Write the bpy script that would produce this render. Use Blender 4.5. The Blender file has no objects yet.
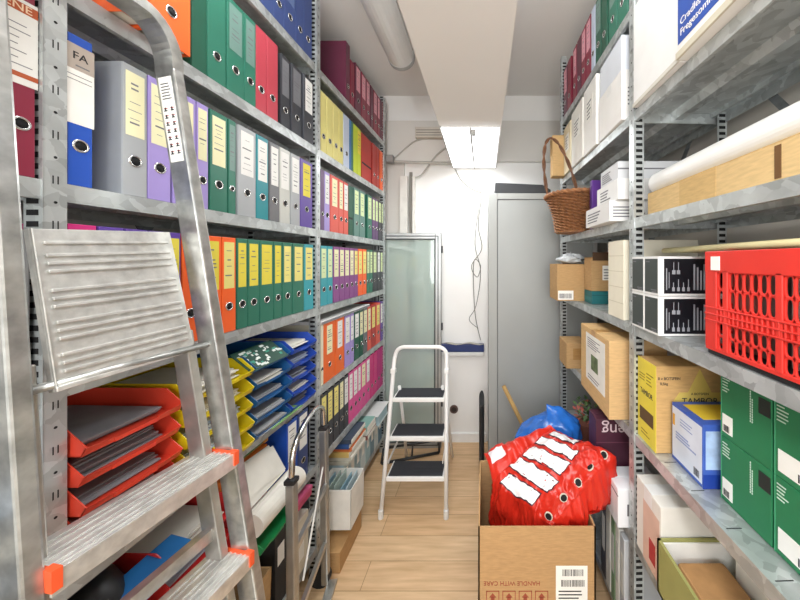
import bpy, bmesh, math, random
from mathutils import Vector, Matrix, noise
random.seed(7)
C = bpy.context.scene.collection
CAMZ = 1.6
PI = math.pi
def Z(v): return CAMZ + v
# ------------------------------------------------------------------ materials
def lin(h):
    h = h.lstrip('#'); r = [int(h[i:i+2], 16)/255 for i in (0, 2, 4)]
    return tuple((c/12.92 if c <= .04045 else ((c+.055)/1.055)**2.4) for c in r)
_m = {}
def mat(hexc, rough=.5, metal=0, var=.08, scale=12, bump=0, spec=.5, stretch=None, dark=None):
    key = (hexc, rough, metal, var, scale, bump, spec, stretch)
    if key in _m: return _m[key]
    m = bpy.data.materials.new('surface_' + hexc.strip('#')); m.use_nodes = True
    nt = m.node_tree; b = nt.nodes['Principled BSDF']
    b.inputs['Roughness'].default_value = rough; b.inputs['Metallic'].default_value = metal
    b.inputs['Specular IOR Level'].default_value = spec
    c = lin(hexc)
    tc = nt.nodes.new('ShaderNodeTexCoord'); nz = nt.nodes.new('ShaderNodeTexNoise')
    nz.inputs['Scale'].default_value = scale; nz.inputs['Detail'].default_value = 4
    if stretch:
        mp = nt.nodes.new('ShaderNodeMapping'); mp.inputs['Scale'].default_value = stretch
        nt.links.new(tc.outputs['Object'], mp.inputs['Vector']); nt.links.new(mp.outputs['Vector'], nz.inputs['Vector'])
    else: nt.links.new(tc.outputs['Object'], nz.inputs['Vector'])
    rp = nt.nodes.new('ShaderNodeValToRGB')
    rp.color_ramp.elements[0].position = .3; rp.color_ramp.elements[1].position = .7
    rp.color_ramp.elements[0].color = (*[max(0, x*(1-var)) for x in c], 1)
    rp.color_ramp.elements[1].color = (*[min(1, x*(1+var)) for x in c], 1)
    nt.links.new(nz.outputs['Fac'], rp.inputs['Fac']); nt.links.new(rp.outputs['Color'], b.inputs['Base Color'])
    if bump:
        bp = nt.nodes.new('ShaderNodeBump'); bp.inputs['Strength'].default_value = bump; bp.inputs['Distance'].default_value = .01
        nt.links.new(nz.outputs['Fac'], bp.inputs['Height']); nt.links.new(bp.outputs['Normal'], b.inputs['Normal'])
    _m[key] = m; return m
def emis(hexc, s):
    m = bpy.data.materials.new('glow'); m.use_nodes = True; b = m.node_tree.nodes['Principled BSDF']
    b.inputs['Base Color'].default_value = (*lin(hexc), 1)
    b.inputs['Emission Color'].default_value = (*lin(hexc), 1); b.inputs['Emission Strength'].default_value = s
    return m
def glass_mat(tint, gl=.12, haze=.0, name='glass'):
    m = bpy.data.materials.new(name); m.use_nodes = True; nt = m.node_tree; nt.nodes.clear()
    o = nt.nodes.new('ShaderNodeOutputMaterial'); mx = nt.nodes.new('ShaderNodeMixShader')
    t = nt.nodes.new('ShaderNodeBsdfTransparent'); g = nt.nodes.new('ShaderNodeBsdfGlossy')
    t.inputs['Color'].default_value = (*lin(tint), 1); g.inputs['Roughness'].default_value = .03
    fr = nt.nodes.new('ShaderNodeFresnel'); fr.inputs['IOR'].default_value = 1.5
    ma = nt.nodes.new('ShaderNodeMath'); ma.operation = 'ADD'; ma.inputs[1].default_value = gl
    nt.links.new(fr.outputs[0], ma.inputs[0]); nt.links.new(ma.outputs[0], mx.inputs[0])
    df = nt.nodes.new('ShaderNodeBsdfDiffuse'); df.inputs['Color'].default_value = (*lin('#e6f4ee'), 1); hz = nt.nodes.new('ShaderNodeMixShader'); hz.inputs[0].default_value = .32
    nt.links.new(t.outputs[0], hz.inputs[1]); nt.links.new(df.outputs[0], hz.inputs[2])
    nt.links.new(hz.outputs[0], mx.inputs[1]); nt.links.new(g.outputs[0], mx.inputs[2]); nt.links.new(mx.outputs[0], o.inputs[0])
    return m
def floor_mat():
    m = bpy.data.materials.new('oak_laminate'); m.use_nodes = True; nt = m.node_tree; b = nt.nodes['Principled BSDF']
    tc = nt.nodes.new('ShaderNodeTexCoord'); br = nt.nodes.new('ShaderNodeTexBrick')
    br.inputs['Scale'].default_value = 1; br.inputs['Brick Width'].default_value = 1.2; br.inputs['Row Height'].default_value = .145
    br.inputs['Mortar Size'].default_value = .0012; br.inputs['Mortar'].default_value = (*lin('#8d6a41'), 1)
    br.inputs['Color1'].default_value = (*lin('#d9b68e'), 1); br.inputs['Color2'].default_value = (*lin('#e3c7a2'), 1)
    nt.links.new(tc.outputs['Object'], br.inputs['Vector'])
    mp = nt.nodes.new('ShaderNodeMapping'); mp.inputs['Scale'].default_value = (1.6, 16, 1)
    nz = nt.nodes.new('ShaderNodeTexNoise'); nz.inputs['Scale'].default_value = 2.6; nz.inputs['Detail'].default_value = 7
    nt.links.new(tc.outputs['Object'], mp.inputs[0]); nt.links.new(mp.outputs[0], nz.inputs['Vector'])
    rp = nt.nodes.new('ShaderNodeValToRGB'); rp.color_ramp.elements[0].position = .3; rp.color_ramp.elements[1].position = .72
    rp.color_ramp.elements[0].color = (.74, .66, .55, 1); rp.color_ramp.elements[1].color = (1.05, 1.03, 1, 1)
    nt.links.new(nz.outputs['Fac'], rp.inputs[0])
    mx = nt.nodes.new('ShaderNodeMix'); mx.data_type = 'RGBA'; mx.blend_type = 'MULTIPLY'; mx.inputs[0].default_value = .8
    nt.links.new(br.outputs['Color'], mx.inputs[6]); nt.links.new(rp.outputs[0], mx.inputs[7])
    nt.links.new(mx.outputs[2], b.inputs['Base Color']); b.inputs['Roughness'].default_value = .35
    return m
def card_mat(hexc='#b99669'): return mat(hexc, .85, 0, .09, 30, .04, .2, (1, 1, 6))
def galv(hexc, lo, hi, metal=.55, rough=.36):
    m = bpy.data.materials.new('galvanised_steel'); m.use_nodes = True; nt = m.node_tree; b = nt.nodes['Principled BSDF']; c = lin(hexc)
    tc = nt.nodes.new('ShaderNodeTexCoord'); nz = nt.nodes.new('ShaderNodeTexNoise'); nz.inputs['Scale'].default_value = 9; nz.inputs['Detail'].default_value = 5
    ad = nt.nodes.new('ShaderNodeVectorMath'); ad.operation = 'MULTIPLY_ADD'; ad.inputs[1].default_value = (.08, .08, .08)
    vo = nt.nodes.new('ShaderNodeTexVoronoi'); vo.inputs['Scale'].default_value = 38
    nt.links.new(tc.outputs['Object'], nz.inputs['Vector']); nt.links.new(nz.outputs['Color'], ad.inputs[0]); nt.links.new(tc.outputs['Object'], ad.inputs[2]); nt.links.new(ad.outputs[0], vo.inputs['Vector'])
    mx = nt.nodes.new('ShaderNodeMath'); mx.operation = 'ADD'; sp = nt.nodes.new('ShaderNodeSeparateColor'); nt.links.new(vo.outputs['Color'], sp.inputs[0])
    h = nt.nodes.new('ShaderNodeMath'); h.operation = 'MULTIPLY'; h.inputs[1].default_value = .45; nt.links.new(sp.outputs[0], h.inputs[0])
    nt.links.new(h.outputs[0], mx.inputs[0]); nt.links.new(nz.outputs['Fac'], mx.inputs[1])
    rp = nt.nodes.new('ShaderNodeValToRGB'); rp.color_ramp.elements[0].position = .4; rp.color_ramp.elements[1].position = 1.0
    rp.color_ramp.elements[0].color = (*[x*lo for x in c], 1); rp.color_ramp.elements[1].color = (*[min(1, x*hi) for x in c], 1)
    nt.links.new(mx.outputs[0], rp.inputs[0]); nt.links.new(rp.outputs[0], b.inputs['Base Color'])
    b.inputs['Metallic'].default_value = metal; b.inputs['Roughness'].default_value = rough
    bp = nt.nodes.new('ShaderNodeBump'); bp.inputs['Strength'].default_value = .12; bp.inputs['Distance'].default_value = .01
    nt.links.new(mx.outputs[0], bp.inputs['Height']); nt.links.new(bp.outputs[0], b.inputs['Normal']); return m
GALV = galv('#bfc4c4', .72, 1.25)
GALVD = mat('#8d9294', .45, .7, .35, 18, .05)
ALU = mat('#b9bab7', .3, .8, .3, 26, .06)
ALUS = mat('#dcdcd8', .36, .7, .16, 45, .08)
CHROME = mat('#d6d6d6', .14, 1, .05, 10)
DARK = mat('#0d0e10', .8, 0, .1)
INK = mat('#2b2b2e', .7, 0, .1)
GREYINK = mat('#75757a', .7, 0, .1)
WHITEP = mat('#f1f0ea', .7, 0, .04, 20)
PAPER = mat('#ebe8de', .8, 0, .05, 20)
PLABEL = {'y': mat('#f0e488', .65, 0, .04), 'w': mat('#eeeeea', .6, 0, .04), 'c': mat('#f0ecc2', .65, 0, .04),
          'l': mat('#dcebb6', .65, 0, .04), 'v': mat('#e9d94d', .65, 0, .04), 'p': mat('#e9a9b6', .6, 0, .04), 'g': mat('#6f8f86', .4, 0, .06),
          'k': mat('#77787d', .4, 0, .06), 'b': mat('#5d6f9a', .4, 0, .06)}
LABN = {'y': 'yellow', 'w': 'white', 'c': 'cream', 'l': 'pale lime', 'v': 'bright yellow', 'p': 'pink', 'g': 'faded green', 'k': 'dark grey', 'b': 'faded blue'}
WHITEPL = mat('#ececea', .4, 0, .04)
CARD = card_mat(); CARDL = card_mat('#d0ac78'); CARDD = card_mat('#a9814f')
TAPE = mat('#b98d55', .3, 0, .05)
# ------------------------------------------------------------------ mesh builder
class MB:
    def __init__(s): s.v = []; s.f = []; s.m = []
    def add(s, vs, fs, m=0, M=None):
        n = len(s.v)
        for p in vs:
            p = Vector(p); s.v.append(M @ p if M is not None else p)
        for f in fs: s.f.append([i+n for i in f]); s.m.append(m)
        return s
    def box(s, x0, x1, y0, y1, z0, z1, m=0, M=None):
        vs = [(x, y, z) for z in (z0, z1) for y in (y0, y1) for x in (x0, x1)]
        return s.add(vs, [(0, 2, 3, 1), (4, 5, 7, 6), (0, 1, 5, 4), (2, 6, 7, 3), (0, 4, 6, 2), (1, 3, 7, 5)], m, M)
    def prism(s, poly, a, b, axis='y', m=0, M=None):
        k = len(poly)
        def P(p, t): return {'x': (t, p[0], p[1]), 'y': (p[0], t, p[1]), 'z': (p[0], p[1], t)}[axis]
        vs = [P(p, a) for p in poly] + [P(p, b) for p in poly]
        fs = [list(range(k))[::-1], [k+i for i in range(k)]] + [(i, (i+1) % k, k+(i+1) % k, k+i) for i in range(k)]
        return s.add(vs, fs, m, M)
    def bar(s, p0, p1, w, h, up=(0, 0, 1), m=0):
        p0 = Vector(p0); p1 = Vector(p1); d = (p1-p0).normalized(); up = Vector(up)
        x = d.cross(up).normalized(); y = x.cross(d).normalized(); vs = []
        for p in (p0, p1):
            for a, b in ((-1, -1), (1, -1), (1, 1), (-1, 1)): vs.append(p + x*a*w/2 + y*b*h/2)
        return s.add(vs, [(0, 1, 2, 3), (7, 6, 5, 4), (0, 4, 5, 1), (1, 5, 6, 2), (2, 6, 7, 3), (3, 7, 4, 0)], m)
    def tube(s, pts, r, n=8, m=0, flat=1, cap=True):
        pts = [Vector(p) for p in pts]; rings = []; prev = None
        for i, p in enumerate(pts):
            d = (pts[min(i+1, len(pts)-1)] - pts[max(i-1, 0)]).normalized()
            if prev is None:
                x = d.cross(Vector((0, 0, 1)) if abs(d.z) < .9 else Vector((0, 1, 0))).normalized()
            else: x = (prev - d*prev.dot(d)).normalized()
            prev = x; y = d.cross(x)
            rr = r[i] if isinstance(r, (list, tuple)) else r
            rings.append([p + x*math.cos(2*PI*k/n)*rr + y*math.sin(2*PI*k/n)*rr*flat for k in range(n)])
        vs = [q for R in rings for q in R]; fs = []
        for i in range(len(pts)-1):
            for k in range(n): fs.append((i*n+k, i*n+(k+1) % n, (i+1)*n+(k+1) % n, (i+1)*n+k))
        if cap: fs += [list(range(n))[::-1], [(len(pts)-1)*n+k for k in range(n)]]
        return s.add(vs, fs, m)
    def cyl(s, p0, p1, r, n=20, m=0): return s.tube([p0, p1], r, n, m)
    def grid(s, fn, nu, nv, m=0, closeu=False):
        vs = [fn(i/(nu if closeu else nu-1), j/(nv-1)) for j in range(nv) for i in range(nu)]; fs = []
        for j in range(nv-1):
            for i in range(nu if closeu else nu-1):
                i2 = (i+1) % nu; fs.append((j*nu+i, j*nu+i2, (j+1)*nu+i2, (j+1)*nu+i))
        return s.add(vs, fs, m)
    def build(s, name, mats, parent=None, loc=None, rz=0, bevel=0, smooth=False, sub=None, fix=True):
        me = bpy.data.meshes.new(name)
        vs = [v - sub for v in s.v] if sub is not None else s.v
        me.from_pydata([tuple(v) for v in vs], [], s.f)
        for m in (mats if isinstance(mats, (list, tuple)) else [mats]): me.materials.append(m)
        for p, k in zip(me.polygons, s.m): p.material_index = k; p.use_smooth = smooth
        if fix:
            bm = bmesh.new(); bm.from_mesh(me); bmesh.ops.recalc_face_normals(bm, faces=bm.faces); bm.to_mesh(me); bm.free()
        o = bpy.data.objects.new(name, me); C.objects.link(o)
        if parent is not None: o.parent = parent
        if loc is not None: o.location = loc
        o.rotation_euler.z = rz
        if bevel:
            b = o.modifiers.new('edge', 'BEVEL'); b.width = bevel; b.segments = 2; b.limit_method = 'ANGLE'; b.angle_limit = math.radians(40)
        return o
def tag(o, label=None, cat=None, group=None, kind=None):
    if label: o['label'] = label
    if cat: o['category'] = cat
    if group: o['group'] = group
    if kind: o['kind'] = kind
    return o
def thing(name, label, cat, loc=(0, 0, 0), rz=0, group=None):
    o = bpy.data.objects.new(name, None); C.objects.link(o); o.location = loc; o.rotation_euler.z = rz
    o.empty_display_size = .05
    return tag(o, label, cat, group)
def struct(o): return tag(o, kind='structure')
def text_mesh(mb, s, size, M, m=0, align='CENTER', depth=.0004):
    cu = bpy.data.curves.new('t', 'FONT'); cu.body = s; cu.size = size; cu.align_x = align; cu.align_y = 'CENTER'; cu.extrude = depth
    ob = bpy.data.objects.new('t', cu); me = bpy.data.meshes.new_from_object(ob)
    mb.add([v.co for v in me.vertices], [list(p.vertices) for p in me.polygons], m, M)
    bpy.data.objects.remove(ob); bpy.data.curves.remove(cu); bpy.data.meshes.remove(me)
def face_mat(face, X0, X1, Y0, Y1, Z0, Z1):
    # 4x4 frame of a box face: x = viewer's right, y = up, z = outward
    if face == '-x': o, r, u, n, W, H = (X0, Y1, Z0), (0, -1, 0), (0, 0, 1), (-1, 0, 0), Y1-Y0, Z1-Z0
    elif face == '+x': o, r, u, n, W, H = (X1, Y0, Z0), (0, 1, 0), (0, 0, 1), (1, 0, 0), Y1-Y0, Z1-Z0
    elif face == '-y': o, r, u, n, W, H = (X0, Y0, Z0), (1, 0, 0), (0, 0, 1), (0, -1, 0), X1-X0, Z1-Z0
    else: o, r, u, n, W, H = (X0, Y0, Z1), (1, 0, 0), (0, 1, 0), (0, 0, 1), X1-X0, Y1-Y0
    M = Matrix(((r[0], u[0], n[0], o[0]), (r[1], u[1], n[1], o[1]), (r[2], u[2], n[2], o[2]), (0, 0, 0, 1)))
    return M, W, H
class Carton:
    """a box standing at world X0..X1, Y0..Y1, z0..z1 with flap seam; prints and stickers are children"""
    def __init__(s, name, label, cat, X0, X1, Y0, Y1, z0, z1, m=CARD, rz=0, group=None, tape=True, seam='y', tapem=TAPE):
        s.cx, s.cy = (X0+X1)/2, (Y0+Y1)/2; a, b, h = (X1-X0)/2, (Y1-Y0)/2, z1-z0
        s.e = (-a, a, -b, b, 0, h)
        g = .0015; t = .003
        mb = MB(); mb.box(-a, a, -b, b, 0, h-t)
        if seam == 'y': mb.box(-a, a, -b, -g, h-t, h); mb.box(-a, a, g, b, h-t, h)
        else: mb.box(-a, -g, -b, b, h-t, h); mb.box(g, a, -b, b, h-t, h)
        s.o = mb.build(name, m, None, (s.cx, s.cy, z0), rz, bevel=.003); tag(s.o, label, cat, group)
        if tape:
            tb = MB(); w = .024; q = .0006
            if seam == 'y':
                tb.box(-a-q, a+q, -w, w, h, h+q); tb.box(-a-q, -a, -w, w, h*.8, h+q)
            else:
                tb.box(-w, w, -b-q, b+q, h, h+q); tb.box(-w, w, -b-q, -b, h*.8, h+q)
            tb.build('tape', tapem, s.o)
    def panel(s, name, face, u0, u1, v0, v1, m, off=.0008, label=None):
        M, W, H = face_mat(face, *s.e); mb = MB(); mb.box(u0*W, u1*W, v0*H, v1*H, -.001, off, 0, M)
        o = mb.build(name, m, s.o)
        if label: o['label'] = label
        return o
    def text(s, face, items, m, name='lettering', off=.0012, label=None):
        M, W, H = face_mat(face, *s.e); mb = MB()
        for (t, u, v, size, rot, *rest) in items:
            T = M @ Matrix.Translation((u*W, v*H, off)) @ Matrix.Rotation(math.radians(rot), 4, 'Z')
            if rest: T = T @ Matrix.Diagonal((rest[0], 1, 1, 1))
            text_mesh(mb, t, size, T)
        o = mb.build(name, m, s.o)
        if label: o['label'] = label
        return o
    def bars(s, face, rects, m, name='printed_lines', off=.0012):
        M, W, H = face_mat(face, *s.e); mb = MB()
        for (u0, u1, v0, v1) in rects: mb.box(u0*W, u1*W, v0*H, v1*H, 0, off, 0, M)
        return mb.build(name, m, s.o)
def lines(u0, u1, v0, v1, n, fill=.35, rnd=random):
    st = (v1-v0)/n
    return [(u0, u0+(u1-u0)*rnd.uniform(.55, 1), v0+i*st, v0+i*st+st*fill) for i in range(n)]
def barcode(u0, u1, v0, v1, n):
    st = (u1-u0)/n
    return [(u0+i*st, u0+i*st+st*random.uniform(.25, .75), v0, v1) for i in range(n)]
# ------------------------------------------------------------------ rack frames
LA, LS = .8667, .0133
RA, RS = .59, .0267
def place(side, u, d, z):
    if side == 'L':
        U = Vector((LS, 1, 0)).normalized(); N = Vector((-U.y, U.x, 0)); return Vector((-LA, 0, z)) + U*u + N*d
    U = Vector((-RS, 1, 0)).normalized(); N = Vector((U.y, -U.x, 0)); return Vector((RA, 0, z)) + U*u + N*d
def rotz(side): return math.atan2(1, LS) if side == 'L' else math.atan2(-1, RS)
def ul(px, d=0): return 300*(LA+d)/(488-px)
def ur(px, d=0): return 300*(RA+d)/(px-476)
LEV_L = {'A': Z(.985), 'B': Z(.57), 'C': Z(.158), 'D': Z(-.242), 'E': Z(-.66), 'F': Z(-1.03), 'G': Z(-1.45)}
LEV_R = {'A': Z(.965), 'B': Z(.557), 'C': Z(.158), 'D': Z(-.24), 'E': Z(-.645), 'F': Z(-1.04), 'G': Z(-1.44)}
DEP = .35
def make_rack(side, posts, levels, height, label):
    root = thing('storage_rack', label, 'shelving rack', place(side, 0, 0, 0), rotz(side))
    sg = 1 if side == 'L' else -1
    w = .0165
    for u in posts:
        for rear in (0, 1):
            mb = MB(); x = u*sg; nr = -1 if side == 'L' else 1       # flange on the end nearer the doorway
            if not rear:
                mb.box(x-w, x+w, -.002, 0, 0, height); mb.box(x+nr*w-.001, x+nr*w+.001, -.002, .036, 0, height)
                fy, sy0, sy1 = -.0023, .006, .03
            else:
                mb.box(x-w, x+w, DEP, DEP+.002, 0, height); mb.box(x+nr*w-.001, x+nr*w+.001, DEP-.034, DEP+.002, 0, height)
                fy, sy0, sy1 = DEP-.0003, DEP-.028, DEP-.004
            k = 0; z = .05
            while z < height-.03:
                if not rear:
                    if k % 2 == 0:
                        for dx in (-.0035, .0035): mb.box(x+dx-.0009, x+dx+.0009, fy, fy+.001, z-.008, z+.008, 1)
                    else: mb.cyl((x, fy, z), (x, fy+.001, z), .0028, 8, 1)
                for zz in (z, z+.0225):
                    mb.box(x+nr*(w+.0012)-.0003, x+nr*(w+.0012)+.0003, sy0, sy1, zz-.0055, zz+.0055, 1)
                z += .045; k += 1
            mb.build('upright', [GALV, DARK], root)
    us = [p*sg for p in posts]
    for i in range(len(us)-1):
        x0, x1 = min(us[i], us[i+1]), max(us[i], us[i+1])
        for key, z in levels.items():
            mb = MB(); h = .038
            z -= .0012
            mb.box(x0+.001, x1-.001, .001, DEP-.001, z-.0015, z)
            mb.box(x0+.001, x1-.001, .001, .003, z-h, z-.0015); mb.box(x0+.001, x1-.001, .003, .014, z-h, z-h+.0015)
            mb.box(x0+.001, x1-.001, DEP-.003, DEP-.001, z-h, z-.0015)
            mb.box(x0+.001, x0+.003, .003, DEP-.003, z-h, z-.0015); mb.box(x1-.003, x1-.001, .003, DEP-.003, z-h, z-.0015)
            mb.prism([(.145, z-.0015), (.16, z-.026), (.19, z-.026), (.205, z-.0015)], x0+.004, x1-.004, 'x'); mb.box(x0+.004, x1-.004, .30, .306, z-.018, z-.0015)
            n = 8
            for q in range(n):      # stamped slots in the deck
                xx = x0 + (q+.5)*(x1-x0)/n
                mb.box(xx-.001, xx+.001, .012, .05, z, z+.0004, 1)
            mb.build('shelf', [GALV, DARK], root)
    a, b = us[0], us[-1]
    for i in range(len(us)-1):
        mb = MB(); z0, z1 = 1.0, 2.4
        mb.bar((us[i], DEP+.005, z0), (us[i+1], DEP+.005, z1), .025, .002, (0, 1, 0)); mb.bar((us[i], DEP+.008, z1), (us[i+1], DEP+.008, z0), .025, .002, (0, 1, 0))
        mb.build('cross_brace', GALVD, root)
    return root
make_rack('L', [-.33, .6, 1.53, 2.51], LEV_L, 2.96, 'long galvanised shelving rack full of lever-arch binders along the left wall')
make_rack('R', [.19, 1.135, 2.08], LEV_R, 3.0, 'galvanised shelving rack of boxes and crates along the right wall')
# ------------------------------------------------------------------ binders
COL = {'blue': '#2353b8', 'navy': '#3a4c80', 'grey': '#a9adb0', 'lilac': '#a795d6', 'green': '#2f7560', 'red': '#c04654', 'black': '#3a3c42',
       'teal': '#1f8a94', 'charcoal': '#6d6d70', 'pale grey': '#c8c9c2', 'violet': '#5d419c', 'orange': '#ff6a2b', 'crimson': '#8e2a42',
       'maroon': '#682a42', 'yellow': '#e6dc8a', 'white': '#c9d3e6', 'azure': '#2b6fa8', 'lime': '#c7d62a', 'brick red': '#b8322a',
       'purple': '#8c4a8c', 'plum': '#6a4878', 'coral': '#e05a4a', 'turquoise': '#38a3b0', 'magenta': '#d4307f', 'pink': '#e0559a', 'dark green': '#1f5a46',
       'tangerine': '#f06a20', 'cream': '#e8e2c8', 'sky': '#7fb4d8', 'fuchsia': '#c0187a', 'sage': '#5f8a80'}
ORD = ['first', 'second', 'third', 'fourth', 'fifth', 'sixth', 'seventh', 'eighth', 'ninth', 'tenth', 'eleventh', 'twelfth', 'thirteenth']
def binder(side, u0, u1, z, col, lab, label, h=.318, d=.006, ring=True, lean=0):
    w = abs(u1-u0)-.002; u = (u0+u1)/2
    pm = mat(COL[col], .38, 0, .05, 9, .01)
    mb = MB(); t = .0025; dep = .285
    mb.box(-w/2, w/2, 0, t, 0, h); mb.box(-w/2, -w/2+t, t, dep, 0, h); mb.box(w/2-t, w/2, t, dep, 0, h)
    root = mb.build('lever_arch_binder', pm, None, place(side, u, d, z), rotz(side), bevel=.0012)
    if lean: root.rotation_euler = (0, 0, 0); root.rotation_euler = (Matrix.Rotation(rotz(side), 3, 'Z') @ Matrix.Rotation(lean, 3, 'Y')).to_euler()
    tag(root, label, 'binder', 'lever arch binders on the racks')
    if w > .02:
        MB().box(-w/2+.006, w/2-.006, .012, dep-.03, .006, h-.012).build('paper_block', PAPER, root)
    if lab:
        lw = min(w*.76, .056)/2; z0, z1 = h*.46, h*.95
        lb = MB(); lb.box(-lw, lw, -.0006, .001, z0, z1, 0)
        zz = z1-.03
        while zz > z0+.02:
            ww = lw*random.uniform(.35, .8); hh = random.choice((.0012, .002, .004))
            lb.box(-ww, ww*random.uniform(.6, 1), -.0009, 0, zz, zz+hh, 1); zz -= random.choice((.012, .02, .032))
        lo = lb.build('spine_label', [PLABEL[lab], GREYINK], root); lo['label'] = LABN[lab] + ' paper spine label with small printed lines'
    if ring:
        zr = h*.27; r = min(.0125, w*.3)
        rg = MB(); n = 18
        def tor(i, j):
            a = 2*PI*i; b = 2*PI*j; R = r+math.cos(b)*.0022
            return (math.cos(a)*R, -.0008+math.sin(b)*.002, zr+math.sin(a)*R)
        rg.grid(tor, n, 7, 0, True); rg.cyl((0, -.0006, zr), (0, .0005, zr), r, n, 1)
        rg.build('finger_ring', [CHROME, DARK], root, smooth=True)
    return root
ROWP = {'T': 'top row', 'A': 'second row', 'B': 'third row', 'C': 'fourth row', 'D': 'fifth row', 'E': 'sixth row'}
def row(side, bay, key, z, items, fn):
    cnt = {}
    for it in items: cnt[(it[2], it[3])] = cnt.get((it[2], it[3]), 0)+1
    seen = {}
    for it in items:
        p0, p1, col, lab = it[:4]; op = it[4] if len(it) > 4 else {}
        k = (col, lab); seen[k] = seen.get(k, 0)+1
        d = op.get('d', .006)
        desc = ("" if lab else "plain ") + f"{col} binder" + (f" with {LABN[lab]} label" if lab else "")
        rk = ("left" if side == 'L' else "right") + f" rack's {bay} bay"
        if cnt[k] == 1: lb = f"the only {desc} in {ROWP[key]}, {rk}"
        else: lb = f"{desc}, {ORD[seen[k]-1]} such from {'left' if side=='L' else 'back'}, {ROWP[key]}, {rk}"
        binder(side, fn(p0, d), fn(p1, d), z, col, lab, lb, op.get('h', .318), d, op.get('ring', True), op.get('lean', 0))
L = LEV_L
row('L', 'near', 'T', L['A'], [(238, 250, 'navy', None), (250, 262, 'navy', 'b'), (262, 274, 'navy', None), (274, 284, 'navy', 'b'), (284, 296, 'navy', 'b'), (296, 304, 'navy', None), (304, 312, 'navy', None)], ul)
row('L', 'near', 'A', L['B'], [(122, 149, 'orange', None, {'d': -.03}), (149.6, 191, 'orange', None, {'d': -.03}), (191.5, 207, 'dark green', None, {'ring': False}),
    (207.5, 226, 'green', None), (227, 244, 'green', 'g'), (244.5, 256, 'green', 'g'), (256, 266.5, 'red', None), (267, 278, 'red', None),
    (281, 290, 'black', 'k', {'d': .02}), (292, 302, 'black', 'k', {'d': .015}), (304, 313.5, 'black', 'w')], ul)
row('L', 'near', 'B', L['C'], [(67, 93, 'blue', None), (122, 147.5, 'grey', 'c'), (148, 171, 'lilac', 'c'), (173, 196, 'lilac', 'c'), (196.5, 208.5, 'lilac', 'c'),
    (210, 227.5, 'green', 'c'), (228.5, 236, 'green', 'g'), (238, 256, 'grey', 'w'), (256.5, 268.5, 'teal', 'w'), (270, 279.5, 'charcoal', 'w'),
    (280, 290, 'pale grey', 'w'), (291, 300, 'grey', 'w'), (300.5, 312.5, 'violet', 'v')], ul)
row('L', 'near', 'C', L['D'], [(67, 97, 'magenta', None), (98, 124, 'violet', 'v'), (125, 148, 'violet', 'v'), (149, 165, 'violet', None), (166, 181, 'violet', 'v'), (182, 199, 'orange', None),
    (200, 221.5, 'orange', 'v'), (222, 236, 'orange', 'y'), (237, 247.5, 'green', 'v'), (248, 259.5, 'green', 'v'), (260, 273.5, 'green', 'v'), (274, 282, 'green', 'v'),
    (283, 292, 'green', 'y'), (293, 304, 'green', 'y'), (304.5, 313.5, 'turquoise', 'y')], ul)
row('L', 'far', 'T', L['A'], [(346, 350, 'maroon', None, {'h': .365}), (350.5, 354.5, 'crimson', None, {'h': .29}), (355.5, 361, 'maroon', 'p'), (361.5, 366, 'crimson', 'p'),
    (366.3, 370, 'crimson', 'p'), (370.6, 373.4, 'maroon', None), (373.7, 377.3, 'crimson', 'p'), (377.6, 380, 'crimson', 'p'), (380.2, 382, 'maroon', None), (382.2, 382.8, 'crimson', None)], ul)
row('L', 'far', 'A', L['B'], [(320.7, 326.3, 'yellow', None), (326.9, 332.8, 'yellow', None), (333.3, 338.6, 'yellow', None), (339, 343.2, 'yellow', None), (343.8, 349.3, 'white', None),
    (349.5, 351.5, 'azure', None, {'ring': False}), (351.6, 353.4, 'green', None, {'ring': False}), (353.6, 357, 'lime', None, {'ring': False}), (357.2, 361, 'lime', 'v', {'ring': False}),
    (372.5, 376, 'brick red', None), (376.4, 379.5, 'brick red', None), (380, 382.8, 'orange', None)], ul)
row('L', 'far', 'B', L['C'], [(320.7, 324.3, 'plum', None), (324.6, 329.8, 'lilac', 'w'), (330.5, 338.8, 'coral', 'c'), (339, 343.3, 'coral', 'c'), (343.7, 348.3, 'coral', 'w'),
    (354.2, 359.2, 'sage', 'l'), (359.5, 365.2, 'sage', 'l'), (367.6, 372, 'green', 'l'), (372.5, 375.2, 'plum', 'l'), (375.4, 378.2, 'plum', 'l'), (378.6, 381.2, 'black', 'l'), (381.5, 382.8, 'black', 'l')], ul)
row('L', 'far', 'C', L['D'], [(320.6, 327, 'turquoise', 'l'), (327.4, 332.8, 'turquoise', 'l'), (333.5, 339.2, 'purple', 'c'), (339.5, 344.4, 'purple', 'c'), (344.7, 349.5, 'purple', 'c'), (349.8, 354, 'purple', 'c'),
    (354.2, 358, 'purple', 'y'), (358.3, 362.4, 'orange', 'y'), (362.7, 366.6, 'orange', 'y'), (366.9, 369.8, 'green', 'l'), (370, 372.7, 'green', 'l'), (373, 377, 'black', 'l'), (377.4, 380.2, 'black', 'w'), (380.4, 382.8, 'black', 'l')], ul)
row('L', 'far', 'D', L['E'], [(320.5, 323.6, 'cream', None), (324, 335, 'tangerine', 'c'), (335.4, 344.4, 'tangerine', 'w'), (345, 350.2, 'lilac', 'w'), (350.6, 354, 'lilac', 'w'), (354.6, 359.3, 'dark green', 'w'),
    (359.7, 363.2, 'dark green', 'c'), (363.5, 367.5, 'charcoal', 'c'), (367.8, 371, 'coral', 'c'), (371.3, 375.8, 'brick red', 'y'), (376.1, 380.2, 'coral', 'y'), (380.4, 382.8, 'violet', 'w')], ul)
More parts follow.
